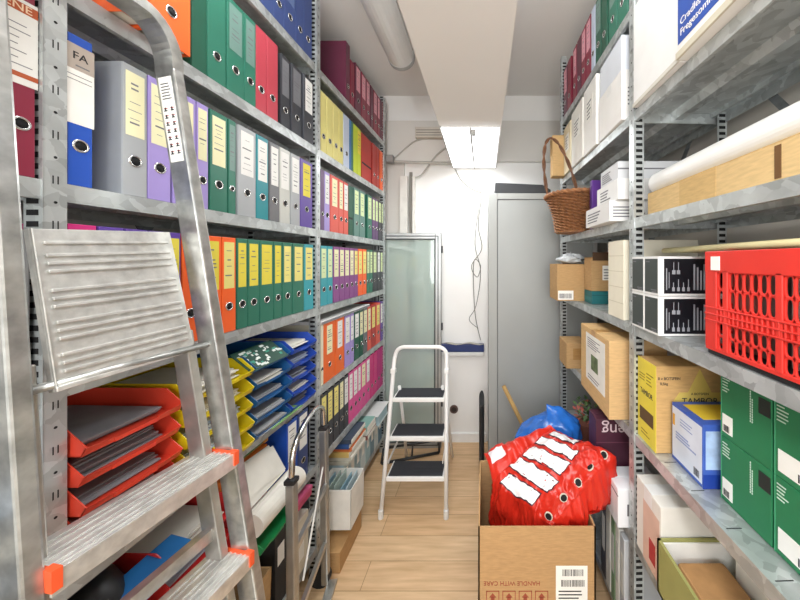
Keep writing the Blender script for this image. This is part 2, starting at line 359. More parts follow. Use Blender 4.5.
row('L', 'far', 'E', L['F'], [(321, 327, 'black', 'y'), (327.5, 333, 'black', 'y'), (333.6, 339, 'black', 'y'), (339.6, 343.8, 'black', 'c'), (344.2, 348.6, 'black', 'w'), (349, 353, 'pink', 'w'), (353.4, 357.8, 'pink', 'w'),
    (358, 361, 'pink', 'w'), (361.3, 366, 'pink', 'c'), (366.3, 370, 'pink', 'w'), (370.3, 373.5, 'magenta', None), (373.8, 377, 'magenta', None), (377.3, 380.3, 'fuchsia', None), (380.4, 382.8, 'fuchsia', None)], ul)
b = binder('L', ul(8), ul(39), L['C'], 'crimson', None, 'crimson binder with orange banded white label behind the aluminium ladder, left edge', .36)
lb = MB(); lb.box(-.03, .021, -.0007, .001, .17, .33, 0); lb.box(-.03, .021, -.001, .001, .305, .323, 1); lb.box(-.03, .021, -.001, .001, .183, .192, 1)
for q in range(7): lb.box(-.026, random.uniform(-.005, .015), -.0011, 0, .205+q*.0125, .2065+q*.0125, 2)
text_mesh(lb, 'ENE', .02, Matrix(((1, 0, 0, -.004), (0, 0, -1, -.0012), (0, 1, 0, .314), (0, 0, 0, 1))), 3)
lb.build('spine_label', [WHITEP, mat('#b8562a', .6), GREYINK, mat('#f4d9b8', .6)], b)['label'] = 'white label with two orange bands and heading'
for o in list(C.objects):
    if o.get('label', '').startswith('the only plain blue binder'):
        o['label'] = 'royal blue binder headed FA beside the near upright, left rack'
        lb = MB(); lb.box(-.024, .022, -.0007, .001, .13, .298, 0); lb.box(-.024, .022, -.001, .001, .245, .298, 1)
        for q in (.232, .222): lb.box(-.022, .018, -.0011, 0, q, q+.0012, 2)
        lb.box(-.008, .014, -.0012, 0, .253, .256, 2)
        text_mesh(lb, 'FA', .022, Matrix(((1, 0, 0, -.001), (0, 0, -1, -.0013), (0, 1, 0, .274), (0, 0, 0, 1))), 3)
        lb.build('spine_label', [WHITEP, mat('#b3a79c', .6), GREYINK, INK], o)['label'] = 'white label with taupe FA heading'
for (p0, p1, key, nm, lb_) in ((349, 353.6, 'C', 'dark green', 'dark green box file pulled in beside coral binders, left rack third row'),
                         (362, 371.8, 'B', 'brick red', 'wide brick red box file between lime and red binders, left rack second row')):
    mb = MB(); u0, u1 = ul(p0), ul(p1); w = (u1-u0)-.003
    mb.box(-w/2, w/2, 0, .27, 0, .31); mb.box(-w/2+.002, w/2-.002, -.0008, 0, .02, .29)
    o = mb.build('box_file', mat(COL[nm], .5), None, place('L', (u0+u1)/2, .004, L[key]), rotz('L'), bevel=.002); tag(o, lb_, 'box file', 'box files on the left rack')
    MB().box(-w/2+.006, w/2-.006, -.002, 0, .10, .112).build('thumb_tab', INK, o)
row('R', 'far', 'T', LEV_R['A'], [(563.6, 567, 'maroon', 'p'), (567.3, 571, 'crimson', None), (573, 576.5, 'crimson', 'p'), (577, 581, 'maroon', None), (581.3, 585.6, 'crimson', 'p'), (586, 590.6, 'crimson', 'p'), (591.2, 595, 'white', None),
    (595.5, 601, 'dark green', 'g'), (601.5, 607, 'dark green', None), (608.5, 617, 'green', 'g'), (617.5, 627, 'green', 'g')], ur)
# ------------------------------------------------------------------ letter trays and papers
def tray_mesh(w=.236, dep=.33, h=.06):
    mb = MB(); t = .0025
    mb.box(-w/2, w/2, 0, dep, 0, t)
    prof = [(0, 0), (-.012, .02), (.035, h), (dep, h), (dep, 0)]
    mb.prism(prof, -w/2, -w/2+t, 'x'); mb.prism(prof, w/2-t, w/2, 'x'); mb.box(-w/2, w/2, dep-t, dep, 0, h)
    for s in (-1, 1):      # slanting front corners
        a = s*w/2; b = s*(w/2-.055)
        vs = [(a, 0, 0), (b, 0, 0), (b, -.004, .012), (a, -.012, .02), (a, .002, 0), (b, .002, 0), (b, 0, .012), (a, -.009, .02),]
        mb.add(vs, [(0, 1, 2, 3), (7, 6, 5, 4), (0, 4, 5, 1), (2, 6, 7, 3), (1, 5, 6, 2), (0, 3, 7, 4)])
    mb.box(-w/2+.055, w/2-.055, -.003, 0, 0, .009)
    return mb
def paper_pile(label, loc, rz, w=.205, dep=.26, n=6, h=.02, m=PAPER, group='paper in the letter trays', jit=.035):
    mb = MB(); t = h/n
    for i in range(n):
        M = Matrix.Translation((random.uniform(-.006, .006), random.uniform(-.012, .02), i*t)) @ Matrix.Rotation(random.uniform(-jit, jit), 4, 'Z')
        mb.box(-w/2, w/2, 0, dep, 0, t*.8, random.choice((0, 0, 1)) if isinstance(m, list) and len(m) == 2 else 0, M)
    o = mb.build('paper_stack', m, None, loc, rz); tag(o, label, 'paper', group); return o
STK = [('red', '#d8432f', 77, 180, 5, 'E'), ('yellow', '#e6cf1d', 186, 252, 5, 'E'), ('dark blue', '#1f5c98', 253, 290, 5, 'E'), ('blue', '#2a4fb4', 291, 315, 5, 'E'), ('scarlet', '#d23030', 168, 238, 4, 'F')]
papm = [mat('#8d8f93', .6, 0, .15, 14), PAPER, mat('#e9e6dc', .7), mat('#c8d4e2', .6), mat('#b8babd', .6)]
POS = ['lowest', 'second from bottom', 'middle', 'second from top', 'topmost']
for si, (cn, hx, p0, p1, n, key) in enumerate(STK):
    u0, u1 = ul(p0, -.02), ul(p1, -.02); w = (u1-u0)-.008
    base = tray_mesh(w).build('letter_tray', mat(hx, .35, 0, .05, 9), None, place('L', (u0+u1)/2, -.02, L[key]), rotz('L'))
    pos = POS if n == 5 else ['lowest', 'second from bottom', 'second from top', 'topmost']
    for i in range(n):
        o = base if i == 0 else base.copy()
        if i: C.objects.link(o)
        o.location = place('L', (u0+u1)/2, -.02 + random.uniform(-.004, .004), L[key] + i*.0625)
        lvl = 'shelf below the scarlet ones' if 0 else ''
        tag(o, f"{cn} plastic letter tray, {pos[i]} of the {cn} stack, left rack", 'letter tray', f'{cn} letter trays')
        nn = random.choice((4, 6, 8))
        if i == n-1 and si in (2,): pm = mat('#3c7f66', .5, 0, .9, 26)
        else: pm = random.choice(papm) if si else (papm[0] if i > 1 else papm[4])
        if si == 2 and i == 4: continue
        if si == 1: pm = random.choice((PAPER, papm[2], PAPER, papm[3]))
        paper_pile(f"paper stack in the {pos[i]} {cn} letter tray", place('L', (u0+u1)/2, .012 if si != 2 else -.012, L[key]+i*.0625+.003), rotz('L'), w*.8, .255, nn, .006+.004*nn*.7, pm)
# leaflet in the top blue tray, white paper block hanging in the top yellow one
mb = MB()
mb.box(-.1, .1, 0, .002, 0, .1); 
for i in range(40):
    x, z = random.uniform(-.092, .085), random.uniform(.004, .088); mb.box(x, x+random.uniform(.006, .02), -.0006, 0, z, z+random.uniform(.006, .012), random.choice((1, 1, 2)))
u = (ul(253)+ul(290))/2
o = mb.build('leaflet', [mat('#1d4a3c', .4, 0, .2), mat('#e8efe9', .5), mat('#3f9d85', .5)], None, place('L', u-.05, -.03, L['E']+.262), rotz('L')); o.rotation_euler.x = -.9
tag(o, 'green and white printed leaflet lying over the topmost dark blue tray', 'leaflet')
mb = MB(); mb.box(-.095, .095, 0, .22, 0, .003); o = mb.build('green_folder', mat('#86b070', .5, 0, .1), None, place('L', ul(282), -.03, L['E']+.001), rotz('L')+.0)
# ------------------------------------------------------------------ room shell
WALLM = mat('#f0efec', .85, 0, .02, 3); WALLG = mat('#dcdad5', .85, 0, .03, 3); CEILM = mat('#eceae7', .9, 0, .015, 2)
BW = 2.65; XL, XR, YF, HC = -1.235, .985, -1.7, Z(1.45)
def slab(name, x0, x1, y0, y1, z0, z1, m): return struct(MB().box(x0, x1, y0, y1, z0, z1).build(name, m))
slab('floor', XL-.1, XR+.1, YF-.1, BW+.1, -.1, 0, floor_mat())
slab('ceiling', XL-.1, XR+.1, YF-.1, BW+.1, HC, HC+.1, CEILM)
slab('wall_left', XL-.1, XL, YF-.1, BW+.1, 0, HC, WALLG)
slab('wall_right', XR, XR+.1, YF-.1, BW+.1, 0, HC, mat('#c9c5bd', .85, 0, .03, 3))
slab('wall_back', XL, XR, BW, BW+.1, 0, HC, WALLM)
slab('wall_front', XL, XR, YF-.1, YF, 0, HC, WALLM)
slab('trim_1', XL, XR, BW-.035, BW, Z(.86), Z(1.215), mat('#d9d6d0', .85, 0, .03, 3))   # shallow bulkhead on the end wall
slab('trim_2', -.272, .106, YF, BW-.036, Z(.815), HC, CEILM)          # ceiling beam
slab('baseboard_back', -.5, .02, BW-.018, BW, 0, .075, WHITEPL)
slab('trim_3', -.98, -.70, BW-.02, BW, 0, Z(.86), mat('#d6d3cd', .85, 0, .03, 3))       # shallow pier
# ceiling lights
GLOW = emis('#fbfdff', 4)
t = thing('ceiling_light', 'wide twin tube ceiling light under the far end of the beam', 'ceiling light', (-.083, 2.2, Z(.815)))
MB().box(-.18, .18, -.375, .4, -.008, 0).build('housing', mat('#e9e9e7', .4), t)
MB().box(-.178, -.007, -.372, .39, -.018, -.008).build('diffuser', GLOW, t); MB().box(.007, .178, -.372, .39, -.018, -.008).build('diffuser', GLOW, t)
mb = MB(); mb.box(-.006, .006, -.372, .4, -.021, -.008); mb.box(-.186, -.179, -.375, .4, -.021, 0); mb.build('frame', mat('#a3a3a0', .5), t)
MB().cyl((.02, -.36, -.05), (.02, -.36, -.018), .014, 12).build('bracket', mat('#b5b5b2', .5), t)
t = thing('ceiling_light', 'tubular diffuser ceiling light on the ceiling left of the beam', 'ceiling light', (-.545, 1.3, HC-.11))
MB().box(-.05, .05, -.68, .66, .05, .11).build('housing', mat('#d5d4d0', .5), t)
MB().cyl((0, -.69, 0), (0, .66, 0), .085, 28).build('diffuser', mat('#dcdcda', .3, 0, .03), t, smooth=False)
mb = MB(); mb.cyl((0, .66, 0), (0, .69, 0), .088, 28)
for q in range(4): mb.box(-.06+q*.035, -.04+q*.035, .688, .694, -.05, .02)
mb.build('end_cap', mat('#a9a9a7', .5), t)
# end wall fittings
def small(name, label, cat, mb, mats, group=None, **k): return tag(mb.build(name, mats, **k), label, cat, group)
mb = MB(); mb.box(-.97, 0, BW-.045, BW-.0005, Z(-.80), Z(-.735)); small('cable_trunking', 'dark blue cable trunking strip running across the end wall', 'cable trunking', mb, mat('#27366b', .5), bevel=.004)
mb = MB(); mb.box(-.97, 0, BW-.045, BW-.0005, Z(-.835), Z(-.802)); small('cable_trunking', 'pale grey trunking strip just under the dark blue one', 'cable trunking', mb, mat('#d9d9d6', .5), bevel=.004)
mb = MB()
for k in range(3): mb.tube([(-.36+.02*k+.32*i/8, BW-.03-.008*k, Z(-.728+.008*math.sin(i*1.3+k))) for i in range(9)], .004, 6)
small('loose_cable', 'thin loose cables lying on top of the blue trunking', 'cable', mb, mat('#b0aca2', .6), smooth=True)
mb = MB(); w = .06
mb.box(-.73, -.665, BW-.045, BW-.021, Z(-.73), Z(.73)); mb.box(-.622, -.6, BW-.045, BW-.0, Z(-.73), Z(.73))
small('cable_duct', 'pale upright cable duct open at the front on the end wall', 'cable duct', mb, mat('#e2e0da', .6))
mb = MB()
for k in range(4): mb.tube([(-.6555+.0085*k+.003*math.sin(i+k), BW-.012, Z(-.728+1.5*i/14)) for i in range(15)], .004, 6)
small('cable_bundle', 'grey bundle of cables running down inside the open duct', 'cable', mb, mat('#a29f98', .6), smooth=True)
for i, (x, nm) in enumerate(((-.53, 'left'), (-.435, 'middle'), (-.265, 'right'))):
    t = thing('wall_socket', f'round dark brown wall socket, {nm} of three low on the end wall', 'wall socket', (x, BW, Z(-1.315)), group='round sockets on the end wall')
    MB().cyl((0, -.012, 0), (0, 0, 0), .036, 24).build('cover', mat('#5e4a44', .5), t); MB().cyl((0, -.014, 0), (0, -.011, 0), .022, 20).build('insert', mat('#2f2523', .5), t)
t = thing('junction_box', 'flat beige slotted box high on the end wall beside the beam', 'junction box', (-.46, BW-.035, Z(1.1)))
MB().box(-.13, .12, -.05, 0, -.05, .04).build('case', mat('#cfc8bc', .6), t, bevel=.004)
mb = MB()
for k in range(3): mb.box(-.12, .11, -.052, -.049, -.035+k*.022, -.028+k*.022)
mb.build('slot', mat('#8f8a80', .6), t)
def wire(label, pts, r=.006, c='#b9b6ae', name='wall_cable'):
    P = [Vector(p) for p in pts]; q = []
    for i in range(len(P)-1):
        for k in range(6):
            t_ = k/6; a = P[max(i-1, 0)]; b_ = P[i]; c_ = P[i+1]; d = P[min(i+2, len(P)-1)]
            q.append(.5*((2*b_)+(-a+c_)*t_+(2*a-5*b_+4*c_-d)*t_**2+(-a+3*b_-3*c_+d)*t_**3))
    q.append(P[-1]); small(name, label, 'cable', MB().tube(q, r, 6), mat(c, .6), smooth=True)
wire('grey cable curving from the beige box down to the rack end', [(-.5, BW-.05, Z(1.06)), (-.62, BW-.045, Z(1.02)), (-.76, BW-.045, Z(.9)), (-.83, BW-.075, Z(.84))])
wire('pale conduit running level below the bulkhead to the beam', [(-.82, BW-.07, Z(.85)), (-.6, BW-.07, Z(.84)), (-.4, BW-.05, Z(.84)), (-.27, BW-.05, Z(.83))], .011)
wire('grey cable slanting down from the beam to the conduit', [(-.3, BW-.05, Z(1.0)), (-.42, BW-.05, Z(.9)), (-.55, BW-.03, Z(.74)), (-.63, BW-.03, Z(.72))], .007)
wire('dark cable drooping from the light towards the grey cabinet', [(-.27, BW-.05, Z(.83)), (-.2, BW-.03, Z(.7)), (-.1, BW-.02, Z(.62)), (-.02, BW-.02, Z(.59))], .005, '#8a8880')
wire('tangled thin cable hanging down beside the grey cabinet', [(-.02, BW-.02, Z(.55)), (-.05, BW-.03, Z(.3)), (-.02, BW-.03, Z(.1)), (-.11, BW-.03, Z(-.05)), (-.06, BW-.03, Z(-.15)), (-.03, BW-.03, Z(-.05)), (-.09, BW-.03, Z(-.02)), (-.08, BW-.03, Z(-.45)), (-.03, BW-.03, Z(-.7))], .003, '#77756e')
wire('second thin cable looping beside the grey cabinet', [(-.04, BW-.02, Z(.5)), (-.08, BW-.02, Z(.15)), (-.03, BW-.02, Z(-.1)), (-.07, BW-.02, Z(-.4)), (-.13, BW-.02, Z(-.52)), (-.05, BW-.02, Z(-.6))], .0025, '#5c5a55')
t = thing('small_lamp', 'small grey bracket fitting at the far top of left rack', 'bracket', (-.80, BW-.09, Z(.86)))
MB().box(-.03, .03, -.03, .03, -.03, .03).build('case', mat('#8d8d8b', .5), t, bevel=.004); MB().box(-.012, .012, .03, .055, -.012, .012).build('arm', mat('#77777a', .5), t)
# leaning glazed door
p0, p1 = Vector((-.95, 2.535, 0.0)), Vector((-.365, 2.55, 0.0)); wx = (p1-p0).length; ang = math.atan2(p1.y-p0.y, p1.x-p0.x)
t = thing('glazed_window_sash', 'aluminium framed window sash leaning against the end wall behind white stepladder', 'window', p0, ang)
t.rotation_euler = (Matrix.Rotation(ang, 3, 'Z') @ Matrix.Rotation(-.005, 3, 'X')).to_euler()
H = 1.83; FR = mat('#b9bcbc', .35, .6, .08); GK = mat('#3a3d3f', .5)
mb = MB(); fw = .05
mb.box(0, fw, 0, .04, 0, H); mb.box(wx-fw, wx, 0, .04, 0, H); mb.box(fw, wx-fw, 0, .04, 0, fw); mb.box(fw, wx-fw, 0, .04, H-fw, H)
mb.build('frame', FR, t, bevel=.004)
mb = MB(); a = fw*.45; q = .008
for (x0, x1, z0, z1) in ((a, wx-a, H-a-q, H-a), (a, wx-a, a, a+q), (a, a+q, a, H-a), (wx-a-q, wx-a, a, H-a), (fw-.001, wx-fw+.001, H-fw-q, H-fw), (fw, wx-fw, fw, fw+q), (wx-fw-q, wx-fw, fw, H-fw), (fw, fw+q, fw, H-fw), (wx-.002, wx+.001, 0, H)): mb.box(x0, x1, -.001, .001, z0, z1)
mb.build('gasket', GK, t)
MB().box(fw, wx-fw, .016, .022, fw, H-fw).build('pane', glass_mat('#f0f8f5', .03, .0), t)
mb = MB()
for z in (.35, 1.0, 1.66): mb.box(wx, wx+.012, .005, .03, z, z+.06)
mb.build('hinge', GK, t)
mb = MB(); mb.tube([(-.80, 2.34, .012), (-.37, 2.475, .012)], .011, 8); mb.tube([(-.80, 2.39, .10), (-.37, 2.50, .10)], .009, 8); mb.tube([(-.80, 2.34, .012), (-.80, 2.39, .10)], .009, 8); mb.tube([(-.37, 2.475, .012), (-.37, 2.50, .10)], .009, 8); mb.tube([(-.58, 2.409, .012), (-.58, 2.446, .10)], .007, 8)
small('metal_frame', 'low dark metal frame standing on the floor behind the white stepladder', 'frame', mb, mat('#2b2c2e', .45), smooth=True)
# grey steel cabinet
GC = mat('#a7a9a6', .5, .1, .03, 4)
t = thing('steel_cabinet', 'tall grey steel cabinet standing beyond the right rack by end wall', 'cabinet', (.033, 2.2, 0))
mb = MB(); W, D, H = .8, .42, 2.09
mb.box(0, W, .012, D, .05, H); mb.box(0, .065, 0, .012, 0, H); mb.box(W-.03, W, 0, .012, 0, H); mb.box(.065, W-.03, 0, .012, H-.045, H); mb.box(.065, W-.03, 0, .012, 0, .08)
mb.build('body', GC, t, bevel=.003)
MB().box(.068, W-.033, .005, .013, .083, H-.048).build('side_panel', mat('#a2a5a3', .45, .1, .03, 4), t, bevel=.003)
mb = MB(); mb.box(.0655, .068, .003, .0135, .08, H-.045); mb.box(.065, W-.03, .003, .0135, H-.048, H-.0455); mb.build('seam', mat('#55585a', .6), t)
mb = MB(); mb.prism([(.05, 0), (.46, 0), (.46, .03), (.40, .066), (.05, .082)], 2.215, 2.5, 'y')
small('flat_case', 'black flat wedge shaped case lying on top of the cabinet', 'case', mb, mat('#2c2e31', .5), loc=(.033, 0, 2.09), bevel=.004)
mb = MB(); mb.grid(lambda i, j: ((.022+.02*math.cos(2*PI*i))-.04, 2.3+.14*math.sin(2*PI*i), j*.54*(1-.02*math.sin(9*i))), 20, 8, 0, True)
mb.add([(-.04+.022+.02*math.cos(2*PI*i/20), 2.3+.14*math.sin(2*PI*i/20), .54) for i in range(20)], [list(range(20))])
small('dark_bag', 'narrow dark folded bag standing at left foot of the cabinet', 'bag', mb, mat('#2a2a2c', .7, 0, .2), smooth=True)
# ------------------------------------------------------------------ white stepladder
t = thing('stepladder', 'white steel three step ladder with black treads in the aisle', 'stepladder', (-.44, 1.86, 0))
WM = mat('#f2f2f0', .35, 0, .03)
def sl(z): return z*.19
fx0, fx1, tx0, tx1, TZ = -.2, .205, -.165, .185, 1.005
def rx(z, s): k = z/TZ; return (fx0+(tx0-fx0)*k) if s < 0 else (fx1+(tx1-fx1)*k)
path = [(rx(0, -1), 0, .015), (rx(.45, -1), sl(.45), .45), (rx(.93, -1), sl(.93), .93)]
for k in range(1, 6): a = k/6*PI/2; path.append((tx0+.06*(1-math.cos(a)), sl(TZ), .945+.06*math.sin(a)))
path += [(tx0+.06, sl(TZ), TZ), (tx1-.06, sl(TZ), TZ)]
for k in range(1, 6): a = k/6*PI/2; path.append((tx1-.06+.06*math.sin(a), sl(TZ), .945+.06*math.cos(a)))
path += [(rx(.93, 1), sl(.93), .93), (rx(.45, 1), sl(.45), .45), (rx(0, 1), 0, .015)]
MB().tube(path, .0135, 12).build('front_frame', WM, t, smooth=True)
for s in (-1, 1):
    MB().tube([(s*.15, .23, .72), (s*.17, .42, .35), (s*.185, .56, .012)], .011, 10).build('rear_leg', WM, t, smooth=True)
    MB().cyl((rx(0, s), 0, 0), (rx(0, s), 0, .05), .016, 12).build('foot', mat('#dededb', .6), t)
    MB().bar((s*.175, sl(.3)+.01, .3), (s*.165, .40, .34), .004, .02).build('brace', WM, t)
MB().tube([(-.18, .5, .18), (.18, .5, .18)], .009, 8).build('rear_bar', WM, t, smooth=True)
for z in (.23, .46, .69):
    y0, y1 = sl(z)-.01, sl(z)+.15; x0, x1 = rx(z, -1)+.013, rx(z, 1)-.013
    mb = MB(); mb.box(x0, x1, y0, y1, z-.03, z-.003); o = mb.build('step', WM, t, bevel=.004)
    mb = MB(); mb.box(x0+.012, x1-.012, y0+.012, y1-.01, z-.003, z+.002)
    for k in range(9): mb.box(x0+.016, x1-.016, y0+.02+k*.0135, y0+.026+k*.0135, z+.002, z+.0035)
    mb.build('tread', mat('#35373c', .7), o)
for s in (-1, 1): MB().box(rx(.85, s)-.016, rx(.85, s)+.016, sl(.85)-.016, sl(.85)+.016, .84, .87).build('clip', WM, t, bevel=.003)
# ------------------------------------------------------------------ aluminium stepladder leaning on the left rack
def PR(z): k = (z-1.08)/1.02; return Vector((-.678-.128*k, .80-.035*k, z))
def PL(z): k = (z-1.08)/.98; return Vector((-.727-.095*k, .47+.02*k, z))
base = Vector((-.55, .64, 0))
t = thing('aluminium_stepladder', 'worn aluminium stepladder leaning folded against the left rack in the foreground', 'stepladder', base)
FW = Vector((1, -.19, 0)).normalized()
for P, nm in ((PL, 'l'), (PR, 'r')):
    mb = MB(); z1 = 2.08
    mb.bar(P(.02), P(z1), .026, .054, (1, -.1, .14)); 
    mb.build('stile', ALU, t, sub=base, bevel=.004)
    MB().bar(P(0), P(.06), .034, .062, (1, -.1, .14)).build('foot', mat('#d8542e', .5), t, sub=base)
a, b = PR(2.075), PL(2.075)
pts = []
N = 10
for k in range(N+1):
    an = k/N*PI/2; pts.append(a + (b-a)*(.28*(1-math.cos(an))) + Vector((.006*math.sin(an), 0, .11*math.sin(an))))
for k in range(N+1):
    an = PI/2-k/N*PI/2; pts.append(b + (a-b)*(.28*(1-math.cos(an))) + Vector((.006*math.sin(an), 0, .11*math.sin(an))))
mb = MB()
for i in range(len(pts)-1):
    if (pts[i+1]-pts[i]).length > 1e-5:
        d = (pts[i+1]-pts[i]).normalized(); mb.bar(pts[i]-d*.003, pts[i+1]+d*.003, .026, .05, (1, -.1, .14)) if abs(d.x) < .95 else None
mb.build('hand_rail', ALU, t, sub=base)
# folded platform plate with ridges
TL, TR, BR, BL = Vector((-.79, .52, Z(.055))), Vector((-.785, .75, Z(.07))), Vector((-.722, .75, Z(-.225))), Vector((-.745, .52, Z(-.23)))
def bil(u, v): return BL*(1-u)*(1-v)+BR*u*(1-v)+TL*(1-u)*v+TR*u*v
nrm = (BR-BL).cross(TL-BL).normalized()
if nrm.x < 0: nrm = -nrm
def patch(mb, u0, u1, v0, v1, t0, t1, m=0):
    q = [bil(u0, v0), bil(u1, v0), bil(u1, v1), bil(u0, v1)]
    mb.add([p+nrm*t0 for p in q]+[p+nrm*t1 for p in q], [(0, 3, 2, 1), (4, 5, 6, 7), (0, 1, 5, 4), (1, 2, 6, 5), (2, 3, 7, 6), (3, 0, 4, 7)], m)
mb = MB(); patch(mb, 0, 1, 0, 1, -.012, .0); patch(mb, 0, .012, 0, 1, 0, .005); patch(mb, 0, 1, 0, .03, 0, .006)
for v in (.10, .15, .20, .30, .35, .40, .50, .55, .60, .72, .77, .82, .90):
    patch(mb, .06, .95, v, v+.022, 0, .004)
mb.build('platform', ALUS, t, sub=base, bevel=.0015)
MB().tube([PL(Z(-.218))+Vector((.0, .01, 0)), PR(Z(-.218))-Vector((0, .01, 0))], .008, 12).build('pivot_rod', ALU, t, sub=base, smooth=True)
mb = MB()
for s in (0, 1): pass
for z in (1.1, .83, .56, .29):
    a, b = PL(z), PR(z); d = (b-a); d.z = 0; ln = d.length; d.normalize(); n = Vector((d.y, -d.x, 0))
    M = Matrix(((d.x, n.x, 0, a.x), (d.y, n.y, 0, a.y), (0, 0, 1, z), (0, 0, 0, 1)))
    mb = MB(); x0, x1 = .012, ln-.012
    mb.box(x0, x1, -.07, .04, -.003, 0, 0, M); mb.box(x0, x1, .036, .04, -.038, -.003, 0, M); mb.box(x0, x1, -.07, -.066, -.03, -.003, 0, M)
    for y in (-.055, -.04, -.02, -.005, .012, .025): mb.box(x0, x1, y, y+.006, 0, .0025, 0, M)
    o = mb.build('step', ALUS, t, sub=base, bevel=.001)
    for xx in (x0-.001, x1-.010):
        mb = MB(); mb.box(xx, xx+.012, .022, .043, -.030, .005, 0, M); mb.box(xx, xx+.008, -.06, .022, 0, .004, 0, M)
        mb.build('end_cap', mat('#e2562c', .45), o, sub=base)
for P, off in ((PL, Vector((-.03, .03, 0))), (PR, Vector((-.045, -.03, 0)))):
    p = [P(z)+off*1.0 for z in (Z(-.18), .25)]; p[1] += Vector((-.0, 0, 0))
    MB().bar(p[0], p[1], .02, .045, (1, -.1, .14)).build('rear_leg', mat('#b9b6b0', .35, .8, .14, 25), t, sub=base, bevel=.003)
pa, pb = PL(.9)+Vector((-.03, .03, 0)), PR(.9)+Vector((-.045, -.03, 0)); MB().bar(pa, pb, .02, .03).build('rear_rung', ALU, t, sub=base)
# sticker with small pictograms on the right stile
a0, a1 = PR(Z(.25)), PR(Z(.46)); dr = (a1-a0).normalized(); nn = Vector((.0, -1, 0)); sd = Vector((1, -.1, .14)).normalized(); sd = (sd - dr*sd.dot(dr)).normalized(); nn = dr.cross(sd).normalized()
if nn.y > 0: nn = -nn
def stk(mb, s0, s1, h0, h1, o0, o1, m):
    q = [a0+dr*h*(a1-a0).length+sd*s for (s, h) in ((s0, h0), (s1, h0), (s1, h1), (s0, h1))]
    mb.add([p+nn*o0 for p in q]+[p+nn*o1 for p in q], [(0, 3, 2, 1), (4, 5, 6, 7), (0, 1, 5, 4), (1, 2, 6, 5), (2, 3, 7, 6), (3, 0, 4, 7)], m)
mb = MB(); stk(mb, -.018, .018, 0, 1, .0135, .0142, 0)
for r_ in range(7):
    for c_ in (-.009, .009):
        h = .09+r_*.085
        stk(mb, c_-.005, c_+.004, h, h+.012, .014, .0146, 1); stk(mb, c_-.003, c_+.001, h+.012, h+.045, .014, .0146, 1); stk(mb, c_-.005, c_+.005, h+.03, h+.038, .014, .0146, 2)
for r_ in range(6): stk(mb, -.013, .012-.002*(r_ % 3), .74+r_*.035, .75+r_*.035, .014, .0146, 1)
mb.build('instruction_sticker', [WHITEP, INK, mat('#c43a3a', .6)], t, sub=base)['label'] = 'white sticker with rows of small black and red pictograms'
# ------------------------------------------------------------------ folded hand truck
hb = Vector((-.74, 1.3, 0)); t = thing('folding_hand_truck', 'chrome folding hand truck with hoop handle standing before the left rack', 'hand truck', hb)
A, B = Vector((-.715, 1.13, .015)), Vector((-.775, 1.47, .015)); zt = Z(-.84)
for P, nm in ((A, 0), (B, 1)):
    q = Vector((P.x-.01, P.y, zt if nm == 0 else Z(-.83)))
    MB().bar(P, q, .03, .034, (1, 0, 0)).build('post', mat('#a9a8a4', .35, .8, .12, 20), t, sub=hb, bevel=.006)
    MB().bar(q, q+Vector((0, 0, .018)), .036, .04, (1, 0, 0)).build('collar', mat('#1e1e20', .5), t, sub=hb, bevel=.004)
    MB().tube([(P.x-.03, P.y-.012, .05), (P.x-.03, P.y+.02, .05)], .05, 18).build('wheel', mat('#1b1b1d', .7), t, sub=hb)
ha, hb2 = Vector((-.725, 1.13, zt)), Vector((-.785, 1.47, Z(-.83))); pts = [ha]
for k in range(13):
    an = k/12*PI; pts.append((ha+hb2)/2 + (hb2-ha)/2*(-math.cos(an)) + Vector((0, 0, .03+.13*math.sin(an)**.6)))
pts.append(hb2); MB().tube(pts, .011, 10).build('handle', CHROME, t, sub=hb, smooth=True)
for z in (.22, .5): MB().bar(Vector((A.x, A.y, z)), Vector((B.x, B.y, z+.0)), .016, .025).build('cross_bar', mat('#b9b8b4', .3, .8), t, sub=hb)
MB().tube([(A.x+.015, A.y+.03, .36), (B.x+.012, B.y-.05, .62)], .004, 6).build('bungee_cord', mat('#d8d6cf', .6), t, sub=hb)
mb = MB(); mb.bar((A.x+.03, A.y-.01, .02), (B.x+.03, B.y+.01, .02), .04, .012); mb.build('toe_plate', ALU, t, sub=hb)
# ------------------------------------------------------------------ odd things on the lower left shelves
def Lbox(name, label, cat, u0, u1, d0, d1, z0, z1, m, bev=.003, group=None):
    mb = MB(); w = u1-u0; mb.box(-w/2, w/2, 0, d1-d0, 0, z1-z0)
    o = mb.build(name, m, None, place('L', (u0+u1)/2, d0, z0), rotz('L'), bevel=bev); return tag(o, label, cat, group)
def openbox(name, label, cat, X0, X1, Y0, Y1, z0, z1, m, th=.004, rz=0, inner=None, group=None, flare=0):
    mb = MB(); a, b, h = (X1-X0)/2, (Y1-Y0)/2, z1-z0; f = flare
    for (p, q, r_, s_) in (((-a, -b), (a, -b), (a-0, -b+th), (-a, -b+th)), ((a, b), (-a, b), (-a, b-th), (a, b-th)), ((-a, b), (-a, -b), (-a+th, -b), (-a+th, b)), ((a, -b), (a, b), (a-th, b), (a-th, -b))):
        def up(c): return (c[0]*(1+f), c[1]*(1+f), h)
        vs = [(c[0], c[1], 0) for c in (p, q, r_, s_)] + [up(c) for c in (p, q, r_, s_)]
        mb.add(vs, [(3, 2, 1, 0), (4, 5, 6, 7), (0, 1, 5, 4), (1, 2, 6, 5), (2, 3, 7, 6), (3, 0, 4, 7)])
    mb.box(-a, a, -b, b, 0, th)
    o = mb.build(name, m, None, ((X0+X1)/2, (Y0+Y1)/2, z0), rz); return tag(o, label, cat, group)
tag(C.objects['green_folder'], 'light green folder lying on the shelf under dark blue trays', 'folder')
o = Lbox('box_file', 'orange box with open front on the shelf beside scarlet trays', 'box file', 1.035, 1.26, .06, .33, L['F'], L['F']+.26, mat('#e07a2e', .6, 0, .08), .004, 'box files on the left rack')
